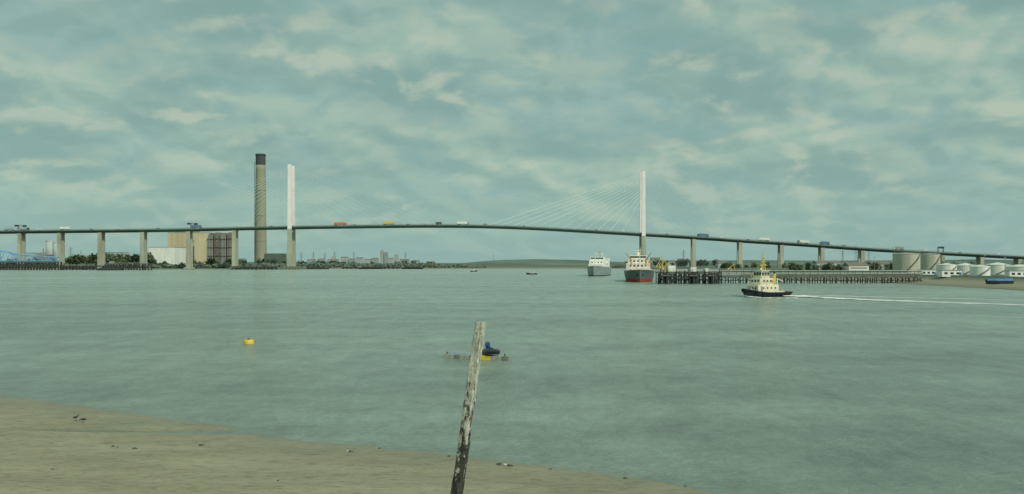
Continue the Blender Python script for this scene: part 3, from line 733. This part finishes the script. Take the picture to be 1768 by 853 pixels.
mb=MB(); mb.tube((-5.6,-.6,1),(-5.6,-.6,2.1),.1,n=6); mb.tube((-5.6,.6,1),(-5.6,.6,2.1),.1,n=6); mb.tube((-5.6,-.8,2.0),(-5.6,.8,2.0),.1,n=6); mb.obj('towing_bitt',M['yellowdull'],tg)
mb=MB(); mb.tube((-3.3,1.2,2.0),(-3.3,1.2,4.5),.14,n=6); mb.tube((-3.3,1.2,4.5),(-5.5,1.2,3.8),.11,n=6); mb.obj('deck_crane',M['creamp'],tg)
mb=MB(); mb.tube((5.2,-.5,2.0),(5.2,.5,2.0),.3,n=12); mb.box((5.2,0,1.7),(.9,1.4,.4)); mb.obj('anchor_winch',M['grey'],tg)
for sd in(-1,1):
    mb=MB(); mb.torus((-.9,sd*1.75,3.9),.26,.07,'y',14,6); mb.obj('life_ring',M['orange'],tg)

# wake foam
fm=bpy.data.materials.new('foam'); fm.use_nodes=True; nt=fm.node_tree; b=nt.nodes['Principled BSDF']; b.inputs['Base Color'].default_value=(.9,.93,.87,1); b.inputs['Roughness'].default_value=.9
uv=nt.nodes.new('ShaderNodeAttribute'); uv.attribute_name='foam'; geo=nt.nodes.new('ShaderNodeNewGeometry'); mp=nt.nodes.new('ShaderNodeMapping'); mp.inputs['Scale'].default_value=(.35,.9,1); nt.links.new(geo.outputs['Position'],mp.inputs['Vector'])
n=nt.nodes.new('ShaderNodeTexNoise'); n.inputs['Scale'].default_value=.6; n.inputs['Detail'].default_value=7; n.inputs['Roughness'].default_value=.7; nt.links.new(mp.outputs[0],n.inputs['Vector'])
a=nt.nodes.new('ShaderNodeMath'); a.operation='MULTIPLY_ADD'; nt.links.new(n.outputs['Fac'],a.inputs[0]); a.inputs[1].default_value=2.2; nt.links.new(uv.outputs['Fac'],a.inputs[2])
mr=nt.nodes.new('ShaderNodeMapRange'); mr.inputs['From Min'].default_value=1.25; mr.inputs['From Max'].default_value=1.8; mr.inputs['To Max'].default_value=.95; nt.links.new(a.outputs[0],mr.inputs['Value']); nt.links.new(mr.outputs[0],b.inputs['Alpha'])
def foam(name,label,pts):
    P=[]; N=8
    for a_,b_ in zip(pts,pts[1:]):
        for q in range(8): P.append(tuple(a_[i]+(b_[i]-a_[i])*q/8 for i in range(5)))
    P.append(pts[-1]); mb=MB(); dens=[]
    for x,y,w,de,h in P:
        y+=.5*noise.noise(Vector((x*.15,3,3)))
        for j in range(N+1):
            t=j/N*2-1; mb.v.append((x,y+t*w,.03+h*(1-t*t)*(.8+.4*noise.noise(Vector((x,y+t,0)))))); dens.append(de*(1-abs(t)**2.5)-.3*abs(t)**4)
    for i in range(len(P)-1):
        for j in range(N): mb.f.append([i*(N+1)+j,(i+1)*(N+1)+j,(i+1)*(N+1)+j+1,i*(N+1)+j+1]); mb.m.append(0)
    o=mb.obj(name,fm,smooth=True); at=o.data.attributes.new('foam','FLOAT','POINT'); at.data.foreach_set('value',dens)
    tag(o,label,'wake',kind='stuff')
def fp(px,py,w,de,h=.02): dd=EYE*F/(py-HY); return (X(px,dd),dd,w,de,h)
foam('wake_foam','white foam trailing behind the tugboat',[fp(1350,512,2.5,1,.3),fp(1385,512.5,6,1,.45),fp(1425,515,8,.85,.3),fp(1500,518,8,.62,.15),fp(1600,521.5,7,.52,.08),fp(1768,527,5.5,.48,.05),fp(1950,533,4,.45)])
foam('wake_foam','thin outer line of foam behind the tugboat',[fp(1385,510,3,.45),fp(1450,511.5,4,.5),fp(1560,514,4,.42),fp(1700,517,4,.4),fp(1950,523,3,.38)])
foam('bow_wave_foam','white bow wave foam along the tugboat hull',[fp(1260,508.5,.8,.8,.3),fp(1270,511,1.5,1.1,.7),fp(1290,513.5,1.3,1,.45),fp(1320,515.5,1.1,.85,.25),fp(1350,516,1.1,.8,.2),fp(1376,515,1.4,.9,.15)])

# --- tanker
d=388.0
s=thing('tanker_ship','moored tanker with grey hull, red waterline and cream superstructure','ship',(X(1105,d)+3.4,d+28,0),rz=math.radians(-97))
M['shipw']=mat('ship_white',(.78,.77,.66),.5,.12,.5,stretch=(1,1,.3))
mb=hull(58,13.4,5.6,4.6,4.8,1.5,1.5,.9,.78,2.8,.05); mb.obj('hull',[mat('tanker_grey',(.13,.155,.155),.5,.2,.3,stretch=(1,1,.2)),M['red'],M['red']],s)
part_box(s,'forecastle_block',(20,0,5.7),(7,9.4,2.0),'shipw',bevel=.1)
part_box(s,'breakwater',(24,0,5.5),(.4,7.5,1.3),'shipw')
part_box(s,'deckhouse',(-16,0,6.2),(13,11.4,4.4),'shipw',bevel=.1)
part_box(s,'accommodation',(-16,0,9.3),(10,9.6,1.9),'shipw',bevel=.1)
part_box(s,'bridge_house',(-15.5,0,11.2),(7,8.6,1.9),'shipw',bevel=.1)
part_box(s,'window',(-11.93,0,11.4),(.2,7.6,.7),'glass')
for z in(7.2,9.4):
    for y in(-3.6,-1.8,0,1.8,3.6): part_box(s,'window',(-9.44 if z<9 else -10.94,y,z),(.12,.8,.7),'glass')
mb=MB(); mb.tube((-20,0,10),(-20.6,0,13.6),1.3,1.0,n=12); mb.obj('funnel',M['creamp'],s)
mb=MB(); mb.tube((-15,0,12),(-15,0,17.5),.22,.1,n=7); mb.tube((-15,-2,14.6),(-15,2,14.6),.1,n=5); mb.box((-14.8,0,13.4),(.3,2.6,.3)); mb.obj('mast',M['creamp'],s)
mb=MB(); mb.tube((22,0,6),(22,0,12.8),.3,.16,n=7); mb.tube((22,-1.8,10),(22,1.8,10),.12,n=5); mb.tube((22,0,11.5),(16,0,6.5),.06,n=4); mb.obj('foremast',M['creamp'],s)
for xx_,yy_,rot_ in((3,-3.4,-.5),(8,3.2,.4)):
    mb=MB(); mb.tube((xx_,yy_,4.5),(xx_,yy_,10.5),.45,.35,n=8); mb.tube((xx_,yy_,10),(xx_+7,yy_+9*rot_*.6,13.2),.28,.15,n=6); mb.tube((xx_,yy_,7.5),(xx_+4,yy_+2.2*rot_,11.6),.12,n=5); mb.obj('deck_crane',M['yellowdull'],s)
for y in(-2.5,2.5):
    mb=MB(); mb.tube((-8,y,5.4),(14,y,5.4),.3,n=7); mb.obj('deck_pipe',M['red'],s)
for y in(-4.2,-1.2,2.0,4.4):
    mb=MB(); mb.lathe((23.5-abs(y)*.3,y,4.7),[(.3,0),(.3,1.2),(.55,1.4),(.5,1.8),(.1,2)],10); mb.obj('deck_vent',M['orange' if y in(-1.2,4.4) else 'tankw'],s)
for sd in(-1,1):
    mb=MB(); mb.tube((-18,sd*5.9,8.8),(-13,sd*5.9,8.8),.8,.55,n=10); mb.obj('lifeboat',M['orange'],s)
    mb=MB(); mb.tube((27.0,sd*1.1,4.0),(26.7,sd*1.25,3.1),.22,n=6); mb.box((26.8,sd*1.3,3.1),(.3,.8,.3)); mb.obj('anchor',M['black'],s)
railpts=[(-24+q*2.6) for q in range(20)]
mb=MB()
for sd in(-1,1):
    for a_,b_ in zip(railpts,railpts[1:]):
        if a_<17: mb.tube((a_,sd*6.3,5.5),(b_,sd*6.3,5.5),.05,n=4); mb.tube((a_,sd*6.3,4.4),(a_,sd*6.3,5.5),.05,n=4)
mb.obj('railing',M['creamp'],s)

# --- cargo ship
d=560.0
s=thing('cargo_ship','moored grey-hulled ship with tall white superstructure','ship',(X(1040,d)+1,d+30,0),rz=math.radians(-103))
mb=hull(56,11.6,6.6,5.8,5.6,1.5,.7,1.0,.74,2.6,.04); mb.obj('hull',[mat('ship_slate',(.24,.3,.3),.5,.15,.3,stretch=(1,1,.2)),M['dgrey'],M['grey']],s)
part_box(s,'forecastle_block',(17,0,6.5),(9,8.6,2.4),'tankw',bevel=.1)
part_box(s,'deckhouse',(6,0,7.8),(14,10,4.8),'tankw',bevel=.1)
part_box(s,'bridge_house',(7,0,11.3),(8,9,2.2),'tankw',bevel=.1)
part_box(s,'window',(11.05,0,11.6),(.15,8,.8),'glass')
for y in(-3,-1,1,3): part_box(s,'window',(13.05,y,8.8),(.12,.8,.7),'glass')
part_box(s,'aft_house',(-16,0,8.6),(10,9,6),'tankw',bevel=.1)
mb=MB(); mb.tube((2,0,12),(1.6,0,16),1.1,.9,n=10); mb.obj('funnel',M['grey'],s)
for x_ in(7,20,-14):
    mb=MB(); mb.tube((x_,0,8),(x_,0,16),.25,.14,n=6); mb.tube((x_,-2,14.5),(x_,2,14.5),.12,n=5); mb.tube((x_,0,16),(x_-6,0,9),.05,n=4); mb.obj('mast',M['tankw'],s)
for sd in(-1,1):
    mb=MB(); mb.tube((-2,sd*5.2,8.6),(3,sd*5.2,8.6),.8,.6,n=10); mb.obj('lifeboat',M['tankw'],s)
def small_boat(px,py,L,rz,lab,m='navy'):
    d=EYE*F/(py-HY); t=thing('motor_launch',lab,'boat',(X(px,d),d,0),rz=rz)
    mb=hull(L,L*.32,1.5,.95,.9,.4,.1,.25,.5,2.2,.08,n=14); mb.obj('hull',[M[m],M['black'],M['grey']],t)
    part_box(t,'cabin',(-.2,0,1.5),(L*.34,L*.2,1.5),'tankw',bevel=.05); part_box(t,'window',(L*.17-.2,0,1.8),(.1,L*.17,.5),'glass')
    for sd in(-1,1): part_box(t,'window',(-.2,sd*L*.1,1.8),(L*.24,.1,.5),'glass')
    mb=MB(); mb.tube((-.4,0,2.2),(-.4,0,4.3),.06,n=5); mb.tube((-.4,-.5,3.6),(-.4,.5,3.6),.04,n=4); mb.obj('mast',M['grey'],t)
small_boat(918,474,8.5,math.pi,'small dark workboat with white cabin on the river')
small_boat(818,469,7,0,'small dark launch far out on the river')
foam('wake_foam','small patch of foam beside the workboat',[fp(908,474.4,3,.5),fp(918,474.6,4,.6),fp(935,474.6,4,.6),fp(950,474.4,3,.4)])
d=325.0; g=gz(1724,d)
t=thing('covered_boat','blue covered boat lying on the muddy bank','boat',(X(1724,d),d,g+.1),rz=math.radians(184))
mb=hull(10.5,3,1.6,1.1,1.1,.1,.1,.2,.5,2.2,.06,n=16); mb.obj('hull',[M['navy'],M['black'],M['dgrey']],t)
mb=MB()
mb.grid(15,9,lambda i,j:(-5+i*.68,(j/8*2-1)*1.4*(1 if i<9 else 1-((i-9)/6)**2*.9),1.05+ (1-abs(j/8*2-1)**1.6)*(.95-.25*(i/14))))
mb.obj('tarpaulin_cover',M['blue'],t,smooth=True)

# ---------------------------------------------------------------- foreground things
d=93.0
t=thing('mooring_buoy','round yellow mooring buoy floating on the river','buoy',(X(429.5,d),d,0))
mb=MB(); mb.lathe((0,0,-.25),[(.40,0),(.53,.08),(.55,.2),(.55,.56),(.50,.66),(.3,.71)],32); mb.obj('float',M['yellow'],t,smooth=True)
mb=MB(); mb.lathe((0,0,.44),[(.16,0),(.16,.06),(.08,.08)],16); mb.torus((0,0,.56),.09,.025,'x',14,6); mb.obj('mooring_ring',M['dgrey'],t)
mb=MB(); mb.torus((0,0,.06),.555,.03,'z',32,6); mb.obj('rubber_band',M['yellowdull'],t)
d=78.6
pt=thing('floating_pontoon','modular plastic floating pontoon with yellow blocks','pontoon',(X(825,d),d,0),rz=math.radians(-20))
mats_p=[M['pont'],mat('float_blue',(.16,.27,.34),.6,.2,3),M['yellow'],M['pontd']]
for i in range(12):
    for j in range(3):
        if j==2 and i>6: continue
        mb=MB(); mb.box((0,0,0),(.49,.49,.46)); 
        for a_ in(-1,1): mb.box((a_*.225,a_*.225,.16),(.1,.1,.05))
        mi=0
        if i<4 and j>0: mi=1
        if j==0 and i%3==2: mi=3
        if i in(7,8) and j==0: mi=2
        mb.obj('float_block',mats_p[mi],pt,loc=((i-5.5)*.5,(j-1)*.5,.14+.01*math.sin(i*1.7+j)),bevel=.03)
for i in(0,6,11):
    mb=MB(); mb.lathe((0,0,0),[(.05,0),(.05,.14),(.09,.16),(.09,.2)],12); mb.obj('cleat',M['dgrey'],pt,loc=((i-5.5)*.5,-.5,.37))
dg=thing('inflatable_dinghy','dark inflatable dinghy with blue covered engine on the pontoon','dinghy',(X(848,d),d-.35,.38),rz=math.radians(-70))
dg.scale=(.78,.9,.92)
mb=MB(); path=[]
for i in range(25):
    a_=-math.pi/2+math.pi*i/24; path.append((.55+.75*math.cos(a_),.52*math.sin(a_),.27+.16*max(0,math.cos(a_))))
path=[(-1.1,-.52,.25),(-.5,-.52,.25)]+path+[(-.5,.52,.25),(-1.1,.52,.25)]
for a_,b_ in zip(path,path[1:]): mb.tube(a_,b_,.22,n=12)
for q in(path[0],path[-1]): mb.tube(q,(q[0]-.3,q[1],q[2]),.22,.08,n=12)
mb.obj('inflatable_tube',M['navy'],dg,smooth=True)
part_box(dg,'floor',(-.1,0,.14),(1.9,.8,.06),'dgrey'); part_box(dg,'transom',(-1.1,0,.34),(.07,.8,.42),'dgrey'); part_box(dg,'seat',(-.2,0,.4),(.3,.95,.05),'grey')
mb=MB(); mb.lathe((-1.2,0,.62),[(.12,-.1),(.2,0),(.26,.15),(.25,.38),(.18,.52),(.06,.58)],16); mb.obj('engine_cover',M['bcover'],dg,smooth=True)
mb=MB(); mb.tube((-1.2,0,.5),(-1.25,0,-.15),.07,n=8); mb.obj('engine_leg',M['dgrey'],dg)
mb=MB(); mb.grid(11,9,lambda i,j:(-.6+i*.1,(j/8*2-1)*.38,.45+.3*(1-abs(j/8*2-1)**2)*math.sin(math.pi*(i+.6)/11.5)+.03*noise.noise(Vector((i,j,0))))); mb.obj('boat_cover',M['navy'],dg,smooth=True)

# post
pm=bpy.data.materials.new('flaking_paint_wood'); pm.use_nodes=True; nt=pm.node_tree; b=nt.nodes['Principled BSDF']
tc=nt.nodes.new('ShaderNodeTexCoord'); 
def pn(scale,st,det=6,ro=.6):
    mp=nt.nodes.new('ShaderNodeMapping'); mp.inputs['Scale'].default_value=st; nt.links.new(tc.outputs['Object'],mp.inputs['Vector'])
    n=nt.nodes.new('ShaderNodeTexNoise'); n.inputs['Scale'].default_value=scale;n.inputs['Detail'].default_value=det;n.inputs['Roughness'].default_value=ro; nt.links.new(mp.outputs[0],n.inputs['Vector']); return n
def ramp(src,p0,c0,p1,c1):
    r=nt.nodes.new('ShaderNodeValToRGB'); e=r.color_ramp.elements; e[0].position=p0;e[0].color=(*c0,1);e[1].position=p1;e[1].color=(*c1,1); nt.links.new(src,r.inputs[0]); return r.outputs[0]
def mix(f,A,B):
    m=nt.nodes.new('ShaderNodeMix'); m.data_type='RGBA'; nt.links.new(f,m.inputs['Factor']); nt.links.new(A,m.inputs['A']); nt.links.new(B,m.inputs['B']); return m.outputs['Result']
g1=pn(34,(1,1,.05)); g2=pn(13,(1.3,1.3,.7),9,.75); g3=pn(17,(1,1,.5),9,.75); g4=pn(60,(1,1,.4),4)
dark=ramp(g1.outputs['Fac'],.35,(.012,.013,.011),.7,(.085,.085,.065))
wood_=ramp(g1.outputs['Fac'],.33,(.17,.175,.13),.6,(.42,.43,.32))
paintc=ramp(g4.outputs['Fac'],.35,(.42,.43,.34),.6,(.66,.68,.57))
sz=nt.nodes.new('ShaderNodeSeparateXYZ'); nt.links.new(tc.outputs['Object'],sz.inputs[0])
pmk=ramp(g2.outputs['Fac'],.45,(0,0,0),.55,(1,1,1))
c1=mix(pmk,wood_,paintc)
hz_=nt.nodes.new('ShaderNodeMapRange'); hz_.inputs['From Min'].default_value=5.9; hz_.inputs['From Max'].default_value=7.8; hz_.inputs['To Min'].default_value=.16; hz_.inputs['To Max'].default_value=-.16; nt.links.new(sz.outputs['Z'],hz_.inputs['Value'])
aa=nt.nodes.new('ShaderNodeMath'); aa.operation='ADD'; nt.links.new(g3.outputs['Fac'],aa.inputs[0]); nt.links.new(hz_.outputs[0],aa.inputs[1])
rot_=ramp(aa.outputs[0],.53,(0,0,0),.57,(1,1,1))
c2=mix(rot_,c1,dark)
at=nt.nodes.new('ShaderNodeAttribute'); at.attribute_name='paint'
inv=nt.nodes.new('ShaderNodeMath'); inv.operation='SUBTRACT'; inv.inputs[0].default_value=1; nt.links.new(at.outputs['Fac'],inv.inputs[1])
c3=mix(inv.outputs[0],c2,dark)  # dark tone painted over the shaded side of the post
nt.links.new(c3,b.inputs['Base Color']); b.inputs['Roughness'].default_value=.85
am=nt.nodes.new('ShaderNodeMath'); am.operation='SUBTRACT'; nt.links.new(g1.outputs['Fac'],am.inputs[0]); nt.links.new(rot_,am.inputs[1])
bp=nt.nodes.new('ShaderNodeBump'); bp.inputs['Strength'].default_value=.9; bp.inputs['Distance'].default_value=.008; nt.links.new(am.outputs[0],bp.inputs['Height']); nt.links.new(bp.outputs[0],b.inputs['Normal'])
d=10.0
mb=MB(); NZ=160; paint=[]
zt=Z(556,d); zb=4.4; xt=X(832,d); sl=(X(832,d)-X(787,d))/(Z(556,d)-Z(853,d))
rot=math.radians(-24)
NS=28
for k_ in range(NZ+1):
    t=k_/NZ; z=zb+(zt-zb)*t; cx=xt-sl*(zt-z)+.010*math.sin(z*2.3)
    w=.087-.020*t
    for i in range(NS):
        a_=2*math.pi*i/NS; c_,s_=math.cos(a_),math.sin(a_)
        q=1/max(abs(c_),abs(s_)); q=min(q,1.3)
        rr=w*.74*q*(1+.08*noise.noise(Vector((c_*3,s_*3,z*4)))+.07*noise.noise(Vector((c_*9,s_*9,z*14))))
        if noise.noise(Vector((c_*5+3,s_*5,z*.8)))>.3: rr*=.92
        lx=rr*c_; ly=rr*s_*.9
        zz=z
        if k_==NZ: zz+= .02*noise.noise(Vector((c_*4,s_*4,1)))
        mb.v.append((cx+lx*math.cos(rot)-ly*math.sin(rot),ly*math.cos(rot)+lx*math.sin(rot),zz))
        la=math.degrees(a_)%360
        paint.append(1.0 if (la>222 or la<60) else 0.12)  # flaking-paint faces full; left and back coloured dark as the shaded side
for k_ in range(NZ):
    for i in range(NS):
        j=(i+1)%NS; mb.f.append([k_*NS+i,k_*NS+j,(k_+1)*NS+j,(k_+1)*NS+i]); mb.m.append(0)
mb.f.append([NZ*NS+i for i in range(NS)]); mb.m.append(0)
o=mb.obj('timber_post',pm,loc=(0,d,0)); a2=o.data.attributes.new('paint','FLOAT','POINT'); a2.data.foreach_set('value',paint)
tag(o,'leaning weathered timber post with flaking white paint','post')

# birds
def bird(x,y,rz,lab,bend=0):
    z=mudz(x,y)
    t=thing('duck',lab,'bird',(x,y,z),rz=rz,group='birds on the mud'); t.scale=(.95,)*3
    me=bpy.data.meshes.new('body'); V=[(-.17,0,.17),(-.1,0,.175),(-.02,0,.18),(.06,0,.2),(.1,0,.25),(.12,0,.30),(.155,0,.305),(.19,0,.295)]
    R=[(.012,.008),(.04,.03),(.062,.06),(.05,.05),(.026,.026),(.028,.028),(.022,.022),(.008,.005)]
    if bend: V=V[:4]+[(.11,0,.2),(.15,0,.17),(.175,0,.14),(.2,0,.12)]
    me.from_pydata(V,[(i,i+1) for i in range(7)],[]); ob=bpy.data.objects.new('body',me); COL.objects.link(ob); ob.parent=t
    sk=ob.modifiers.new('s','SKIN'); 
    for i,rv in enumerate(R): me.skin_vertices[0].data[i].radius=rv
    me.skin_vertices[0].data[2].use_root=True
    sb=ob.modifiers.new('u','SUBSURF'); sb.levels=2; sb.render_levels=2; me.materials.append(M['bird'])
    for sd in(-1,1):
        mb=MB(); mb.tube((.0,sd*.03,.14),(.01,sd*.032,.07),.010,.006,n=6); mb.tube((.01,sd*.032,.07),(0,sd*.032,.008),.006,n=6); mb.tube((-.01,sd*.032,.008),(.05,sd*.04,.006),.006,n=5); mb.tube((0,sd*.032,.008),(.045,sd*.015,.006),.005,n=5); mb.obj('leg',M['beak'],t)
        mb=MB(); mb.lathe((0,0,0),[(.001,-.09),(.02,-.05),(.03,0),(.022,.06),(.001,.1)],10)
        w=mb.obj('wing',M['bird'],t,smooth=True,loc=(-.03,sd*.052,.185)); w.rotation_euler=(0,math.radians(-82),0); w.scale=(1.2,.4,1)
    hp=V[-1]; mb=MB(); mb.tube((hp[0]-.005,0,hp[2]),(hp[0]+.04,0,hp[2]-.01),.009,.003,n=6); mb.obj('beak',M['beak'],t)
def mp_(px,py):
    dd=EYE*F/(py-HY)
    for _ in range(4):
        z=mudz(X(px,dd),dd); dd=(EYE-z)*F/(py-HY)
    return X(px,dd),dd
x,y=mp_(131,726); bird(x,y,math.radians(25),'dark duck standing upright on wet mud')
x,y=mp_(144,729.5); bird(x,y,math.radians(200),'dark duck bending down to feed on mud',1)
for i,(px,py,s) in enumerate(((195,771,.08),(203,772,.05),(232,775,.09),(347,769,.1),(352,768,.05),(605,780,.08),(600,779,.06),(862,802,.12),(872,803,.09),(880,804.5,.10),(655,774,.05),(775,788,.06),(90,810,.05),(480,830,.05),(950,810,.06),(1080,826,.07),(1183,840,.06))):
    x,y=mp_(px,py); rr=random.Random(i)
    bm=bmesh.new(); bmesh.ops.create_icosphere(bm,subdivisions=2,radius=s)
    for v in bm.verts:
        v.co*=1+.5*noise.noise(v.co*9/ (s*10)+Vector((i*3,0,0))); v.co.z*=.5; v.co.x*=1.3
    me=bpy.data.meshes.new('stone'); bm.to_mesh(me); bm.free(); pale=i in(6,8); me.materials.append(M['stone'] if not pale else M['pipe'])
    o=bpy.data.objects.new('stone',me); COL.objects.link(o); o.location=(x,y,mudz(x,y)+s*.15); o.rotation_euler=(0,0,rr.uniform(0,6))
    tag(o,'small dark weedy stone on the mud' if not pale else 'small pale stone on the mud','stone','stones on the mud')

# ---------------------------------------------------------------- light & world
S=Vector((.62,-.72,.85)).normalized()
sun=bpy.data.lights.new('sun','SUN'); sun.energy=2.5; sun.angle=math.radians(4); sun.color=(1,.95,.84)
so=bpy.data.objects.new('sun',sun); COL.objects.link(so); so.rotation_euler=S.to_track_quat('Z','Y').to_euler()
w=bpy.data.worlds.new('World'); scene.world=w; w.use_nodes=True; nt=w.node_tree; bg=nt.nodes['Background']; bg.inputs['Strength'].default_value=.115
N=nt.nodes.new; Lk=nt.links.new
sky=N('ShaderNodeTexSky'); sky.sky_type='NISHITA'; sky.sun_disc=False; sky.sun_elevation=math.asin(S.z); sky.sun_rotation=math.atan2(S.x,S.y)
tc=N('ShaderNodeTexCoord'); sp=N('ShaderNodeSeparateXYZ'); Lk(tc.outputs['Generated'],sp.inputs[0])
def mth(op,a,b=None,c=None):
    m=N('ShaderNodeMath'); m.operation=op
    for i,v in enumerate((a,b,c)):
        if v is None: continue
        if isinstance(v,(int,float)): m.inputs[i].default_value=v
        else: Lk(v,m.inputs[i])
    return m.outputs[0]
zc=mth('MAXIMUM',sp.outputs['Z'],0)
def cn(off,ou,ov,scale,det,ro,dist=0):
    zz=mth('ADD',zc,off); u=mth('DIVIDE',sp.outputs['X'],zz); v=mth('DIVIDE',sp.outputs['Y'],zz)
    cb=N('ShaderNodeCombineXYZ'); Lk(mth('ADD',u,ou),cb.inputs[0]); Lk(mth('ADD',v,ov),cb.inputs[1]); cb.inputs[2].default_value=1.7
    n=N('ShaderNodeTexNoise'); n.inputs['Scale'].default_value=scale; n.inputs['Detail'].default_value=det; n.inputs['Roughness'].default_value=ro; n.inputs['Distortion'].default_value=dist; Lk(cb.outputs[0],n.inputs['Vector']); return n.outputs['Fac']
def rng(src,a,b,c=0,d=1):
    m=N('ShaderNodeMapRange'); m.interpolation_type='SMOOTHSTEP'
    for nm,vv in(('From Min',a),('From Max',b),('To Min',c),('To Max',d)): m.inputs[nm].default_value=vv
    Lk(src,m.inputs['Value']); return m.outputs[0]
def rgbmix(f,a,b):
    m=N('ShaderNodeMix'); m.data_type='RGBA'
    if isinstance(f,float): m.inputs['Factor'].default_value=f
    else: Lk(f,m.inputs['Factor'])
    for nm,vv in(('A',a),('B',b)):
        if isinstance(vv,tuple): m.inputs[nm].default_value=(*vv,1)
        else: Lk(vv,m.inputs[nm])
    return m.outputs['Result']
A=cn(.38,0,0,8.5,5,.5,.3); B=cn(.38,.02,-.045,8.5,3,.5,.3)
C=cn(.22,5,3,2.4,3,.5)
D=cn(.3,9,1,3.0,4,.5)
band=rng(C,.36,.62)
base=rgbmix(band,(2.05,3.35,3.1),(2.95,4.25,3.65))
gap=rng(mth('ADD',A,mth('MULTIPLY',mth('SUBTRACT',D,.5),.8)),.34,.52,1,0)
base=rgbmix(mth('MULTIPLY',gap,.6),base,(2.2,3.65,3.5))
lit=rng(mth('SUBTRACT',A,B),-.04,.18)
lit=mth('MULTIPLY',lit,rng(D,.40,.58,.25,1))
base=rgbmix(mth('MULTIPLY',lit,.72),base,(4.3,4.95,3.95))
sh=rng(mth('SUBTRACT',B,A),0,.18,0,.45)
base=rgbmix(sh,base,(1.9,3.15,2.85))
hz=N('ShaderNodeMapRange'); hz.inputs['From Min'].default_value=0; hz.inputs['From Max'].default_value=.11; hz.inputs['To Min'].default_value=.85; hz.inputs['To Max'].default_value=0; Lk(zc,hz.inputs['Value'])
skyc=rgbmix(hz.outputs[0],base,(2.4,3.95,3.75))
vm=N('ShaderNodeVectorMath'); vm.operation='MULTIPLY'; Lk(sky.outputs[0],vm.inputs[0]); vm.inputs[1].default_value=(.8,.85,.6)
fin_=rgbmix(.08,skyc,vm.outputs[0]); Lk(fin_,bg.inputs['Color'])

cam=bpy.data.cameras.new('camera'); co=bpy.data.objects.new('camera',cam); COL.objects.link(co); co.location=(0,0,EYE); co.rotation_euler=(math.radians(90),0,0)
cam.sensor_width=36; cam.clip_start=.1; cam.clip_end=30000
cam.lens=36*F/1768; cam.shift_y=(HY-426.5)/1768
scene.camera=co
scene.view_settings.view_transform='Standard'; scene.view_settings.look='None'; scene.view_settings.exposure=0
